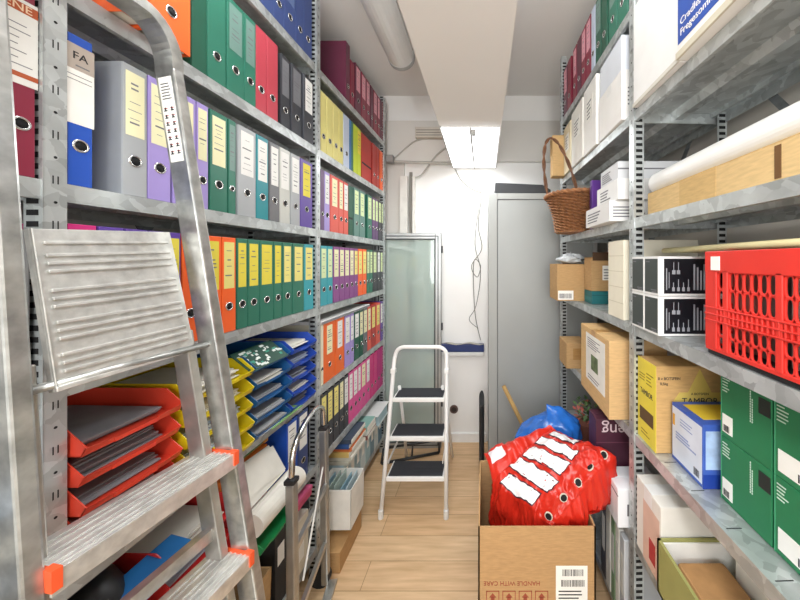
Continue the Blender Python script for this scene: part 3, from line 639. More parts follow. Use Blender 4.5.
MB().box(-.10, .10, -.001, .0, .01, .25).build('front_panel', mat('#c9641f', .6), o)
o = Lbox('wooden_tray', 'wooden tray of green card standing on the orange box', 'tray', 1.04, 1.28, .075, .33, L['F']+.2605, L['F']+.325, mat('#c89a58', .6, 0, .12, 18), .003)
MB().box(-.115, .09, -.003, .002, .008, .052).build('green_card', mat('#2f7d45', .6), o); MB().box(.098, .12, -.003, .002, .0, .064).build('end_block', mat('#e8a94f', .6), o)
binder('L', 1.30, 1.375, L['F'], 'blue', 'w', 'blue binder with white label on the shelf below the blue trays')
binder('L', 1.38, 1.455, L['F'], 'navy', 'w', 'navy binder with white label beside the middle upright below the trays')
paper_pile('white papers lying on the paper roll before the orange box', place('L', 1.15, -.015, L['F']+.155), rotz('L'), .2, .11, 5, .012, PAPER, None, .12).rotation_euler.x = .95
mb = MB(); mb.tube([place('L', 1.04, -.045, L['F']+.105), place('L', 1.285, -.045, L['F']+.105)], .0435, 20); mb.tube([place('L', 1.284, -.045, L['F']+.105), place('L', 1.287, -.045, L['F']+.105)], .03, 16, 1)
small('paper_roll', 'loosely rolled white paper lying at edge of lower left shelf', 'paper roll', mb, [PAPER, GREYINK])
o = tray_mesh(.17, .2, .055).build('letter_tray', mat('#1f8a4c', .4), None, place('L', 1.13, -.075, L['F']-.0), rotz('L')); o.location.z = L['F']; tag(o, 'green plastic letter tray jutting out below the white paper roll', 'letter tray')
# bottom level
o = openbox('cardboard_box', 'open cardboard box on the bottom left shelf behind the hand truck', 'cardboard box', -1.12, -.83, .93, 1.16, L['G'], L['G']+.26, CARD, flare=.04)
o = Lbox('magazine_file', 'black magazine file behind the chrome hand truck', 'magazine file', 1.235, 1.305, .01, .26, L['G'], L['G']+.31, INK, group='magazine files on the bottom shelf'); MB().box(-.02, .02, -.001, 0, .17, .25).build('label_holder', WHITEP, o)
o = Lbox('magazine_file', 'cream magazine file behind the hand truck under pink box', 'magazine file', 1.315, 1.45, .0, .26, L['G'], L['G']+.25, mat('#d8d2c2', .6), group='magazine files on the bottom shelf'); MB().box(-.03, .03, -.001, 0, .06, .2).build('label_holder', WHITEP, o)
o = Lbox('box', 'small pink box on top of the cream magazine file', 'box', 1.30, 1.46, -.01, .2, L['G']+.312, L['G']+.355, mat('#cf4d74', .6)); MB().box(-.082, .082, -.002, .212, .03, .045).build('lid', mat('#d8608a', .6), o)
mb = MB(); mb.grid(lambda i, j: tuple(place('L', .70+.09*math.sin(PI*min(1, j*1.02))*math.cos(2*PI*i)*(1+.12*noise.noise((3*i, 4*j, 1))), .12+.15*math.sin(PI*min(1, j*1.02))*math.sin(2*PI*i)*(1+.15*noise.noise((4*i, 3*j, 5))), L['F']+.155-.155*math.cos(PI*j)))
, 28, 16, 0, True)
small('black_bag', 'black crumpled bag on the shelf below the red trays behind ladder', 'bag', mb, mat('#17181c', .45, 0, .3, 8, .2), smooth=True)
o = Lbox('folder', 'blue folder sticking out over the black bag behind ladder', 'folder', .66, .86, -.035, .05, L['F']+.20, L['F']+.225, mat('#2673b8', .4), .002); o.rotation_euler.x = .25
MB().box(-.05, .05, -.002, .02, .0255, .0275).build('paper_edge', WHITEP, o)
paper_pile('tilted grey papers piled on the black bag', place('L', .66, .03, L['F']+.312), rotz('L'), .16, .25, 4, .012, mat('#6b6d72', .6), None)
# far bay bottom row : books, magazines, bins
mc = ['#9fb6bd', '#b9cdd2', '#8fa9b4', '#c9d6d8', '#a3c0c6', '#7d98a6', '#d3dcdc', '#5f7f96']
mn = ['slate', 'pale teal', 'dull blue', 'silver', 'mint', 'steel blue', 'light grey', 'denim blue']
for i in range(8):
    u0 = 1.80+i*.0815
    o = Lbox('magazine_file', f'{mn[i]} magazine file standing in the row on bottom left shelf', 'magazine file', u0, u0+.078, .0, .25, L['G'], L['G']+.215, mat(mc[i], .5), .002, 'pale magazine files, bottom left shelf')
    MB().box(-.018, .018, -.001, 0, .1, .18).build('label_holder', WHITEP, o)
bc = ['#b9b4a4', '#c9c4b6', '#d3b36a', '#c46a3a', '#2f4f86', '#3f4a5a']
names = ['grey beige', 'cream', 'ochre', 'rust', 'blue', 'dark slate']
bz = L['G']+.2155
for i in range(6):
    h = .020+.005*(i % 3)
    o = Lbox('book', f'{names[i]} book lying in the pile on the magazine files', 'book', 1.80+.01*(i % 2), 2.03-.01*(i % 3), -.03-.012*(i % 2), .19, bz, bz+h, mat(bc[i], .55), .002, 'books piled above the magazine files')
    MB().box(-.10, .10, -.0025, .0, .004, h-.004).build('pages', PAPER, o); bz += h+.0005
bz = L['G']+.2155; bc = ['#7d4a44', '#cfd3cc', '#8fb7ae']; names = ['brown', 'pale grey', 'mint green']
for i in range(3):
    h = .03
    o = Lbox('book', f'{names[i]} thick book lying beside the book pile on magazine files', 'book', 2.05, 2.22-.01*i, -.04, .19, bz, bz+h, mat(bc[i], .55), .002, 'books piled above the magazine files')
    MB().box(-.07, .07, -.0025, .0, .004, h-.004).build('pages', PAPER, o); bz += h+.0005
o = Lbox('document_box', 'flat pale blue box on top of the farthest magazine files', 'box', 2.23, 2.40, -.06, .2, L['G']+.2155, L['G']+.30, mat('#a9c4cc', .5)); MB().box(-.12, .12, -.002, 0, .004, .018).build('lid_edge', mat('#d9e6e8', .5), o)
MB().box(-.121, .121, -.002, .262, .0855, .088).build('lid', WHITEPL, o)
for i in range(2):
    o = Lbox('book', f'{["dark grey","tan"][i]} book standing on the bottom shelf beside the white bin', 'book', 1.56+.1*i, 1.60+.1*i, .2, .34, L['G'], L['G']+.24, mat(['#55585c', '#b79a6e'][i], .55), .002); MB().box(-.01, .01, -.001, 0, .1, .18).build('spine_label', WHITEP, o)
o = openbox('magazine_bin', 'white plastic bin of leaflets jutting out below the pink binders', 'bin', -.90, -.715, 1.61, 1.78, L['G'], L['G']+.215, mat('#e6e4dd', .4), .004, 0, flare=.03)
for i in range(5):
    x = -.875+.032*i; small('leaflet', f'pale leaflet standing in the white bin, {ORD[i]} from the rack', 'leaflet', MB().box(-.002, .002, -.07, .07, 0, .2+.01*(i % 3)), mat(random.choice(('#b9cbd0', '#8fb0bf', '#d8dcd6', '#a7b7ae')), .5), 'leaflets in the white bin', loc=(x, 1.695, L['G']+.005))
Carton('cardboard_box', 'low cardboard box on the floor below the white leaflet bin', 'cardboard box', -.84, -.735, 1.53, 1.80, 0, .105, card_mat('#b48d5f'))
# near bay behind ladder
for i, z in enumerate((.0, .0625, .125, .1875)):
    o = tray_mesh(.236).build('letter_tray', mat('#5d6063', .4), None, place('L', .44, -.02, L['E']+z), rotz('L')); tag(o, f'dark grey letter tray, {["lowest","second","third","topmost"][i]} at left edge behind the ladder', 'letter tray', 'grey letter trays')
    paper_pile(f'papers in the {["lowest","second","third","topmost"][i]} dark grey letter tray', place('L', .44, .012, L['E']+z+.003), rotz('L'), .2, .255, 5, .028, random.choice(papm))
o = Lbox('archive_box', 'grey archive box at left edge behind the ladder platform', 'box', .28, .575, .01, .3, L['D'], L['D']+.30, mat('#8c8d8c', .6)); MB().box(-.05, .05, -.001, 0, .08, .2).build('label', mat('#c8c8c4', .6), o)
o = Lbox('archive_box', 'yellow box at left edge below the grey letter trays', 'box', .3, .57, .0, .3, L['F'], L['F']+.3, mat('#d7c93c', .6)); MB().box(-.05, .05, -.001, 0, .08, .2).build('label', WHITEP, o)
o = Lbox('document_box', 'flat pale document box lying over the orange and violet binders, far bay', 'box', 1.56, 2.2, .0, .27, L['E']+.3195, L['E']+.338, mat('#e4e4e2', .5)); MB().box(-.318, .318, -.0015, 0, .003, .015).build('edge_label', mat('#85868c', .5), o)
# ------------------------------------------------------------------ right rack contents
R = LEV_R
# B level far bay
mb_names = [('cream archive box nearest the far end of upper right shelf', 1.83, 1.98, '#e2d7b8', .30), ('white archive box second from far end, upper right shelf', 1.62, 1.825, '#e9e7e0', .325), ('white archive box third from far end, upper right shelf', 1.44, 1.615, '#efeeea', .34)]
for lb_, y0, y1, c, h in mb_names:
    X = RA-RS*(y0+y1)/2
    c_ = Carton('archive_box', lb_, 'box', X-.012, X+.28, y0, y1, R['B'], R['B']+h, mat(c, .7, 0, .03), 0, 'archive boxes on the upper right shelf', False)
    c_.panel('label', '-x', .25, .75, .45, .8, WHITEP); c_.bars('-x', lines(.3, .7, .5, .78, 5), GREYINK)
c_ = Carton('archive_box', 'lower white box beside the upright, upper right shelf', 'box', .545, .8, 1.19, 1.42, R['B'], R['B']+.20, mat('#f0efec', .7, 0, .03), 0, None, True, 'y', WHITEPL); c_.bars('-y', lines(.1, .6, .3, .7, 5), GREYINK)
c_ = Carton('archive_box', 'upper pale blue white box beside the upright, upper right shelf', 'box', .55, .8, 1.2, 1.42, R['B']+.2006, R['B']+.345, mat('#dfe4ec', .7, 0, .03), 0, None, False); c_.panel('label', '-y', .3, .7, .2, .6, CARD)
c_ = Carton('kraft_box', 'brown kraft paper carton sticking out behind the basket handle', 'box', .455, .58, 1.985, 2.056, R['B'], R['B']+.27, card_mat('#c9a878'), 0, None, True)
c_.panel('folded_flap', '-x', .02, .98, .55, .98, card_mat('#b99767'), .002)
# B level near bay
c_ = Carton('white_carton', 'big white carton on the upper right shelf nearest the upright', 'carton', .548, .83, .842, 1.1, R['B'], R['B']+.365, mat('#eeeeec', .6, 0, .03), tape=True, tapem=WHITEPL)
c_.panel('base_edge', '-x', 0, 1, 0, .035, mat('#d6d3c8', .6), .004)
c_ = Carton('printed_carton', 'white carton with large blue printed label on upper right shelf', 'carton', .54, .83, .5, .838, R['B'], R['B']+.365, mat('#ecebe6', .6, 0, .03), tape=False)
c_.panel('printed_label', '-x', .01, .9, .11, .9, mat('#2a50a8', .5), label='blue label with two lines of white text')
c_.panel('base_edge', '-x', 0, 1, 0, .05, mat('#cfc8b4', .6), .005)
c_.text('-x', [('Cradle, Pilot CW F', .04, .27, .026, 0), ('Fingerscanner CW FT', .04, .19, .026, 0)], WHITEP) if 0 else None
M, W, H = face_mat('-x', *c_.e); mb = MB()
for s_, v in (('Cradle, Pilot CW F', .26), ('Fregesommer CW FT', .18)): text_mesh(mb, s_, .0265, M @ Matrix.Translation((.04*W, v*H, .0012)), 0, 'LEFT')
mb.build('lettering', WHITEP, c_.o)
# C level
def basket():
    cx, cy, z0 = .535, 1.77, R['C']
    t = thing('wicker_basket', 'brown wicker basket with tall handle on the right rack', 'basket', (cx, cy, z0))
    WK = mat('#a2744f', .7, 0, .4, 60, .1); mb = MB(); rows, seg = 26, 48
    def f(i, j):
        a = 2*PI*i; k = j; rr = .108+.060*k-.012*math.sin(PI*k); ph = int(round(j*rows)) % 2
        rr += .009*(1 if (int(round(i*seg))//2+ph) % 2 else -1)
        return (math.cos(a)*rr, math.sin(a)*rr*1.05, .005+.21*k)
    mb.grid(f, seg, rows+1, 0, True); mb.cyl((0, 0, 0), (0, 0, .008), .107, 30)
    mb.build('body', WK, t, smooth=False)
    rim = MB()
    for k in range(2): rim.tube([((.170+.004*math.sin(18*a+k*PI))*math.cos(a), (.178+.004*math.sin(18*a+k*PI))*math.sin(a), .215+.006*math.cos(18*a+k*PI)) for a in [2*PI*i/72 for i in range(73)]], .008, 6)
    rim.build('rim', mat('#9d6b44', .7, 0, .3, 40), t, smooth=True)
    hd = MB()
    for k in range(2):
        pts = []
        for i in range(29):
            a = PI*i/28; x = -.065-.09*math.cos(a); z = .20+.36*math.sin(a)**1.0; pts.append((x - .075*math.sin(a)+.006*math.cos(i*1.1+k*PI), .008*math.sin(i*1.1+k*PI), z))
        hd.tube(pts, .0055, 7)
    hd.build('handle', mat('#6f4a30', .7, 0, .3, 40), t, smooth=True)
basket()
WB = mat('#e6e6e4', .6, 0, .03)
c_ = Carton('white_box', 'lowest white box of the pile right of the basket', 'box', .51, .79, 1.22, 1.5, R['C'], R['C']+.085, WB, 0, 'white boxes beside the basket', False); c_.bars('-y', lines(.05, .6, .2, .8, 4), GREYINK); c_.bars('-x', lines(.1, .7, .2, .8, 4), GREYINK)
c_ = Carton('white_box', 'middle white box of the pile right of the basket', 'box', .535, .80, 1.2, 1.42, R['C']+.0855, R['C']+.17, mat('#ececea', .6, 0, .03), 0, 'white boxes beside the basket', False); c_.bars('-x', lines(.2, .7, .2, .8, 4), GREYINK)
c_ = Carton('white_box', 'topmost white box of the pile right of the basket', 'box', .545, .86, 1.22, 1.40, R['C']+.1705, R['C']+.245, mat('#d7d9db', .6, 0, .03), 0, 'white boxes beside the basket', False); c_.bars('-x', lines(.1, .8, .2, .8, 5), GREYINK); c_.panel('lid_edge', '-y', 0, 1, .55, .62, GREYINK)
mb = MB(); mb.box(-.004, .06, 0, .03, 0, .25); o = small('purple_folder', 'narrow purple folder standing between the basket and white boxes', 'folder', mb, mat('#5a2d86', .45), loc=(.555, 1.53, R['C']), bevel=.002)
MB().box(-.006, -.003, .004, .026, .03, .22).build('spine', mat('#4a2372', .45), o)
c_ = Carton('long_kraft_box', 'long kraft cardboard box under the white roll, right rack', 'box', .60, .72, .2, 1.1, R['C'], R['C']+.085, card_mat('#d3b481'), tape=False)
c_.panel('torn_seam', '-x', .535, .55, .1, .9, mat('#6b4a26', .8), .0015); c_.panel('joint_band', '-x', .2, .36, 0, 1, card_mat('#c9a873'), .001)
mb = MB(); mb.tube([(.655, .2, R['C']+.127), (.655, 1.12, R['C']+.127)], .041, 32); mb.tube([(.655, .199, R['C']+.127), (.655, .205, R['C']+.127)], .03, 24, 1)
small('banner_roll', 'thick white roll lying on the long kraft box', 'roll', mb, [mat('#f3f3f0', .45, 0, .02), GREYINK])
# D level far bay
c_ = Carton('cardboard_box', 'cardboard box jutting out at the far end beside teal box', 'cardboard box', .43, .655, 1.76, 1.96, R['D'], R['D']+.215, CARD, tape=False); c_.panel('sticker', '-y', .02, .42, .03, .28, WHITEP); c_.bars('-y', barcode(.05, .38, .07, .2, 16), GREYINK)
c_ = Carton('teal_box', 'flat teal box under a small cardboard box, right rack', 'box', .587, .8, 1.63, 1.755, R['D'], R['D']+.07, mat('#1f6f73', .5), tape=False); c_.panel('lid_line', '-y', 0, 1, .66, .7, mat('#154c50', .5)); c_.panel('side_print', '-x', .1, .9, .2, .5, mat('#2b8286', .5))
c_ = Carton('cardboard_box', 'small cardboard box with white stickers on the flat teal box', 'cardboard box', .585, .72, 1.635, 1.75, R['D']+.0705, R['D']+.255, CARD, tape=False)
c_.panel('sticker', '-y', .45, .95, .32, .75, WHITEP); c_.bars('-y', lines(.5, .9, .36, .7, 4), GREYINK); c_.panel('open_flap', '-y', .05, .95, .9, 1.15, mat('#4a3320', .8), .002)
mb = MB(); mb.grid(lambda i, j: (.075*math.sin(PI*j)*math.cos(2*PI*i)*(1+.6*noise.noise((i*9, j*8, 2))), .06*math.sin(PI*j)*math.sin(2*PI*i)*(1+.6*noise.noise((i*9, j*8, 7))), (.03-.03*math.cos(PI*j))*(1+.5*noise.noise((i*7, j*7, 4)))), 24, 14, 0, True)
small('plastic_bag', 'clear crumpled plastic bag on top of the jutting cardboard box', 'bag', mb, mat('#c3c8ca', .2, 0, .3, 40), loc=(.54, 1.86, R['D']+.2155), smooth=True)
c_ = Carton('paper_box', 'tall cream stack of paper boxes beside the middle right upright', 'box', .553, .85, 1.19, 1.335, R['D'], R['D']+.32, mat('#e9e3cf', .7, 0, .04), tape=False)
for v in (.2, .4, .6, .8): c_.panel('carton_edge', '-x', 0, 1, v, v+.008, mat('#cfc8b0', .7), .001)
# black and white boxes
i = 0
for y0, y1, pn in ((.945, 1.029, 'near'), (1.032, 1.116, 'far')):
    for lev, ln in ((0, 'lower'), (1, 'upper')):
        z0 = R['D']+lev*.1265
        c_ = Carton('black_box', f'{ln} {pn} black and white product box left of the red crate', 'box', .55, .76, y0, y1, z0, z0+.125, mat('#efefed', .5, 0, .02), 0, 'black and white product boxes', False)
        c_.panel('printed_side', '-x', .06, .94, .06, .94, mat('#3d4442', .45), label='dark grey panel with white edge'); c_.bars('-x', [(.12, .4, .85, .88), (.5, .88, .12, .15), (.55, .88, .07, .1)], GREYINK)
        if pn == 'near':
            c_.panel('printed_front', '-y', .08, .98, .06, .94, mat('#17191f', .4), label='black panel with small white bottle pictograms')
            rc = []
            for k in range(4): x = .2+.075*k; rc += [(x, x+.04, .12, .22), (x+.014, x+.026, .22, .42 if k % 2 else .34)]
            for k in range(2): x = .2+.07*k; rc += [(x, x+.05, .55, .65), (x+.02, x+.03, .65, .85)]
            rc += [(.11, .125, .15, .7), (.15, .16, .2, .6)] + [(.52+.05*k, .545+.05*k, .15, .8-.08*(k % 3)) for k in range(5)]
            c_.bars('-y', rc, mat('#9ea1a8', .5), 'pictogram')
# red folding crate
def crate():
    t = thing('folding_crate', 'red perforated plastic folding crate on the right rack shelf', 'crate', (.578, .30, R['D']))
    RM = mat('#d9352c', .35, 0, .05, 9); W, D, H = .48, .33, .262
    def side(face):   # panel with two bands of rounded slots, local: u along, v up
        mb = MB(); Ls = W if face == 'x' else D
        def bx(u0, u1, v0, v1, d0=0, d1=.006):
            if face == 'x': mb.box(d0, d1, u0, u1, v0, v1)
            else: mb.box(u0, u1, W-d1 if 0 else d0, d1, v0, v1)
        bx(0, Ls, H*.80, H, -.004, .008); bx(0, Ls, .012, .022, -.002, .008); bx(0, Ls, .087, .121, 0, .006)
        cols = []; u = .0
        def cell(u0, u1, v0, v1):
            n = 16; cu, cv = (u0+u1)/2, (v0+v1)/2; a, b = (u1-u0)/2, (v1-v0)/2; P = []
            for d in (0, .005):
                for ring in (0, 1):
                    for k in range(n):
                        an = 2*PI*(k+.5)/n; c_, s_ = math.cos(an), math.sin(an)
                        if ring == 0: q = max(abs(c_), abs(s_)); x, y = cu+a*c_/q, cv+b*s_/q
                        else:
                            e = .62; x = cu+(a-.0028)*math.copysign(abs(c_)**e, c_); y = cv+(b-.003)*math.copysign(abs(s_)**e, s_)
                        P.append((d, x, y) if face == 'x' else (x, d, y))
            F = []
            for k in range(n):
                k2 = (k+1) % n
                F += [(k, k2, n+k2, n+k), (2*n+k, 3*n+k, 3*n+k2, 2*n+k2), (n+k, n+k2, 3*n+k2, 3*n+k)]
            mb.add(P, F)
        pitch = .0195; posts = [0.0]; u = .03
        bx(0, .03, .02, H, -.003); bx(Ls-.03, Ls, .02, H, -.003)
        while u < Ls-.03-pitch*.5:
            for k in range(6):
                if u+pitch > Ls-.029: break
                for (v0, v1) in ((.054, .086), (.0205, .054), (.167, .211), (.122, .167)): cell(u, u+pitch, v0, v1)
                u += pitch
            bx(u, min(u+.014, Ls-.03), .02, .215, -.004); u += .014
        for v in (.088, .104, .120): bx(0, Ls, v-.002, v+.002, -.006, .005)
        k = 0; uu = .03
        while uu < Ls-.03: bx(uu, uu+.004, .09, .118, -.005, .003); uu += .012
        return mb
    side('x').build('side_panel', RM, t, bevel=.0015)
    o = side('x').build('side_panel', RM, t, bevel=.0015); o.location = (D-.006, 0, 0)
    for yy in (0, W-.006):
        side('y').build('end_panel', RM, t, bevel=.0015).location = (0, yy, 0)
    MB().box(.002, D-.002, .002, W-.002, .0, .02).build('base', mat('#17181a', .5), t, bevel=.003)
    MB().box(-.0055, -.003, W-.05, W-.022, H*.82, H*.95).build('sticker', WHITEP, t)
    mb = MB()
    mb.box(.02, D-.02, .02, W-.02, .0205, .19)
    return t
t = crate()
for i in range(6):
    c = ['#b8432f', '#7a6a64', '#8f3b34', '#a49a92', '#5b5450', '#9a5a50'][i]; nm = ['rust', 'taupe', 'dark red', 'pale grey', 'charcoal', 'dusty pink'][i]
    small('catalogue', f'{nm} catalogue standing inside the red crate', 'catalogue', MB().box(-.13, .13, -.03, .03, 0, .2+.004*i), mat(c, .6), 'catalogues inside the red crate', loc=(.75, .36+.072*i, R['D']+.0205), bevel=.003)
mb = MB()
for k in range(4): mb.tube([(.60+.012*k, .33, Z(.034)+.001*k), (.63+.012*k, .75, Z(.034)), (.66+.03*k, 1.1, Z(.034))], .009, 8)
small('slat_bundle', 'bundle of pale wooden slats lying over crate and black boxes', 'slats', mb, mat('#ddd2a0', .6, 0, .1), smooth=True)
# E level
c_ = Carton('tall_carton', 'tall cardboard carton with white picture label left of the upright', 'carton', .505, .74, 1.21, 1.56, R['E'], R['E']+.318, card_mat('#d2ae7c'), tape=True)
c_.panel('picture_label', '-x', .22, .88, .22, .92, mat('#e8e6df', .6)); c_.bars('-x', lines(.28, .8, .72, .88, 5), GREYINK); c_.bars('-x', lines(.3, .8, .26, .34, 2), GREYINK); c_.panel('picture', '-x', .42, .66, .42, .64, mat('#66754f', .6, 0, .4, 30), .0014)
c_ = Carton('cardboard_box', 'small cardboard box at far end below the teal box', 'cardboard box', .49, .62, 1.78, 1.95, R['E'], R['E']+.15, CARD, tape=False); c_.panel('hand_hole', '-y', .3, .75, .35, .8, CARDD)
c_ = Carton('coffee_carton', 'yellow and brown coffee carton lettered TAMBOR on right rack', 'carton', .573, .865, 1.0, 1.115, R['E'], R['E']+.29, card_mat('#c9a26c'), tape=False, seam='x')
c_.panel('yellow_side', '-x', 0, 1, 0, 1, mat('#e2cd45', .55), label='yellow printed end with dark lettering')
c_.text('-x', [('TAMBOR', .5, .60, .026, 0, .75)], INK); c_.bars('-x', lines(.1, .5, .74, .84, 3)+lines(.5, .9, .72, .88, 4)+lines(.2, .8, .08, .16, 2), mat('#8f7c22', .6)); c_.panel('window_print', '-x', .12, .88, .24, .40, mat('#5b4326', .6), .0012)
M, W, H = face_mat('-y', *c_.e); mb = MB(); cu_, cv = .50*W, .66*H
mb.prism([(cu_-.068, cv-.045), (cu_+.068, cv-.045), (cu_+.0, cv+.09)], 0, .001, 'z', 0, M); mb.prism([(cu_-.068, cv-.045), (cu_+.068, cv-.045), (cu_+.09, cv-.02), (cu_+.068, cv+.012), (cu_-.068, cv+.012), (cu_-.09, cv-.02)], 0, .0012, 'z', 0, M)
mb.build('diamond_logo', mat('#d8bd62', .6), c_.o)
c_.text('-y', [('TAMBOR', .50, .60, .030, 0), ('A BOTSFEIN', .50, .685, .011, 0), ('8 x BOTSFEIN', .15, .86, .0125, 0), ('0,5kg', .09, .80, .0125, 0)], INK)
c_ = Carton('blue_white_box', 'blue and white carton with yellow top label on right rack', 'carton', .617, .80, .845, .985, R['E'], R['E']+.18, mat('#3f5fb4', .45, 0, .1), tape=False)
c_.panel('white_front', '-x', .03, .97, .06, .95, mat('#d6ddeb', .45, 0, .08), label='pale blue printed face'); c_.text('-x', [('LEITZ', .5, .42, .03, 0)], mat('#8d9cc0', .5)) if 0 else None
c_.bars('-x', lines(.15, .85, .42, .56, 3, .6)+lines(.3, .8, .7, .85, 3), mat('#8fa2cc', .5)); c_.panel('gold_spot', '-x', .04, .12, .62, .82, mat('#d9a13c', .5), .0012); c_.bars('-x', barcode(.74, .9, .1, .22, 10), INK)
c_.panel('yellow_label', '+z', .12, .9, .2, .85, mat('#e6c53c', .5), label='yellow top label'); c_.panel('blue_end', '-y', 0, 1, 0, .22, mat('#1f3f9a', .45)); c_.panel('sky_end', '-y', .04, .96, .3, .9, mat('#a9c2ea', .45, 0, .3, 20))
GM = mat('#23784d', .5, 0, .05); GM2 = mat('#c9ded0', .5)
for lev, ln in ((0, 'lower'), (1, 'upper')):
    for y0, y1, pn in ((.672, .816, 'far'), (.515, .666, 'near')):
        z0 = R['E']+lev*.1715
        c_ = Carton('green_carton', f'{ln} {pn} green carton of the four stacked beside blue box', 'carton', .645, .88, y0, y1, z0, z0+.17, GM, 0, 'green cartons stacked on right rack', False)
        c_.bars('-x', lines(.04, .22, .72, .95, 5, .3), GM2)
        for k in range(2): c_.bars('-x', [(.62+.035*k, .632+.035*k, .48+.035*q, .505+.035*q) for q in range(13-3*k)], GM2, 'lettering_column')
        c_.panel('black_mark', '-x', .78, .98, .68, .9, mat('#1c2723', .5), .0012); c_.panel('white_label', '-x', .04 if pn == 'far' else .06, .26 if pn == 'far' else .6, .08, .36, WHITEP, .0012)
        c_.bars('-x', barcode(.07, .2, .1, .2, 9) if pn == 'far' else [(.34, .36, .1, .2)], INK, off=.0016)
        c_.panel('edge_line', '-x', .0, .012, 0, 1, mat('#4fa47a', .5))
# F level and below
c_ = Carton('maroon_box', 'dark maroon box with upside-down white lettering behind the red bag', 'box', .49, .66, 1.31, 1.40, R['F'], R['F']+.345, mat('#4a2234', .45, 0, .1), tape=False)
c_.text('-y', [('eng', .45, .87, .075, 180)], mat('#d8c6cc', .5))
c_.panel('lid_edge', '-y', 0, 1, .7, .71, mat('#6a3a4c', .5))
mb = MB()
for k in range(60):
    a = random.uniform(0, 2*PI); r_ = random.uniform(0, .09); z = random.uniform(.08, .2); p = Vector((math.cos(a)*r_, math.sin(a)*r_, z)); q = Vector((random.uniform(-1, 1), random.uniform(-1, 1), random.uniform(.1, 1))).normalized()*.04; s_ = q.cross(Vector((0, 0, 1))).normalized()*.012
    mb.add([p, p+q*.5+s_, p+q, p+q*.5-s_], [(0, 1, 2, 3)], 0 if k % 4 else 1)
o = small('artificial_plant', 'small leafy artificial plant on the shelf behind blue bag', 'plant', mb, [mat('#5f7d4a', .6, 0, .3), mat('#c4665a', .6)], loc=(.60, 1.75, R['F']), fix=False)
MB().tube([(0, 0, 0), (0, 0, .1)], [.05, .065], 20).build('pot', mat('#7a4a3c', .7), o)
c_ = Carton('white_box', 'small white box on the shelf right of the red bag', 'box', .52, .70, 1.165, 1.295, R['F'], R['F']+.15, mat('#eceef2', .5, 0, .03), tape=False); c_.panel('print', '-y', .2, .5, .3, .6, GREYINK); c_.panel('lid_edge', '-x', 0, 1, .8, .83, GREYINK)
for i, (y0, y1, c, nm) in enumerate(((1.17, 1.21, '#b9bcc0', 'grey'), (1.215, 1.25, '#e6e6e0', 'white'), (1.255, 1.29, '#7d9a78', 'sage green'), (1.30, 1.345, '#d9d8d0', 'cream'), (1.35, 1.4, '#4a4c50', 'charcoal'))):
    X = RA-RS*1.25; o = small('book', f'{nm} book upright on the bottom right shelf beside box', 'book', MB().box(-.0, .24, -(y1-y0)/2, (y1-y0)/2, 0, .345), mat(c, .5), 'books on the bottom right shelf', loc=(X-.01, (y0+y1)/2, R['G']), bevel=.003)
    MB().box(-.0008, 0, -(y1-y0)*.3, (y1-y0)*.3, .12, .28).build('spine_label', mat('#cfd0cc', .6), o)
c_ = Carton('white_box', 'white box with red drawing under the lettered coffee carton', 'box', .56, .8, .95, 1.1, R['F'], R['F']+.255, mat('#e6e2da', .6, 0, .04), tape=True, tapem=WHITEPL); c_.panel('red_print', '-x', .55, .8, .12, .4, mat('#b23a3a', .6)); c_.panel('pink_band', '-x', .3, .95, 0, .8, mat('#dcb9a8', .6), .0004)
o = openbox('tray_box', 'olive rimmed open box of papers on the lower right shelf', 'box', .545, .80, .44, .945, R['F'], R['F']+.165, mat('#99985a', .55, 0, .06), .009)
MB().box(-.118, .118, -.243, .243, .0095, .02).build('lining', WHITEP, o); mb = MB(); mb.box(-.115, .115, .237, .2425, .02, .16); mb.build('inner_wall', WHITEP, o)
o2 = Lbox if 0 else None
small('brown_envelope', 'brown wrapped packet inside the olive rimmed box', 'packet', MB().box(-.07, .07, -.15, .15, -.034, .07), card_mat('#b98d5e'), loc=(.655, .76, R['F']+.055), bevel=.008)
mb = MB()
for k in range(5): mb.box(-.08, .07, -.06, .07, .004*k, .004*k+.003, 0, Matrix.Rotation(.25+.12*k, 4, 'Z') @ Matrix.Rotation(.1, 4, 'X'))
small('envelope', 'loose white envelopes fanned over the brown packet', 'envelope', mb, PAPER, loc=(.64, .67, R['F']+.133))
mb = MB()
for k in range(4): mb.box(-.004, .004, -.2, .2, 0, .13+.004*k, 0, Matrix.Translation((.011*k, 0, 0)))
small('folder', 'upright white folders along the side of olive rimmed box', 'folder', mb, PAPER, loc=(.751, .69, R['F']+.021))
mb = MB(); mb.grid(lambda i, j: (.11*math.sin(PI*j)*math.cos(2*PI*i)*(1+.25*noise.noise((i*4, j*5, 3))), .09*math.sin(PI*j)*math.sin(2*PI*i)*(1+.25*noise.noise((i*4, j*5, 8))), .17-.17*math.cos(PI*j)), 24, 14, 0, True)
small('red_cloth_bag', 'dark red cloth bag at back of shelf below coffee carton', 'bag', mb, mat('#8e2230', .6, 0, .15), loc=(.72, 1.22-.04, R['F']+.0), smooth=True) if 0 else None
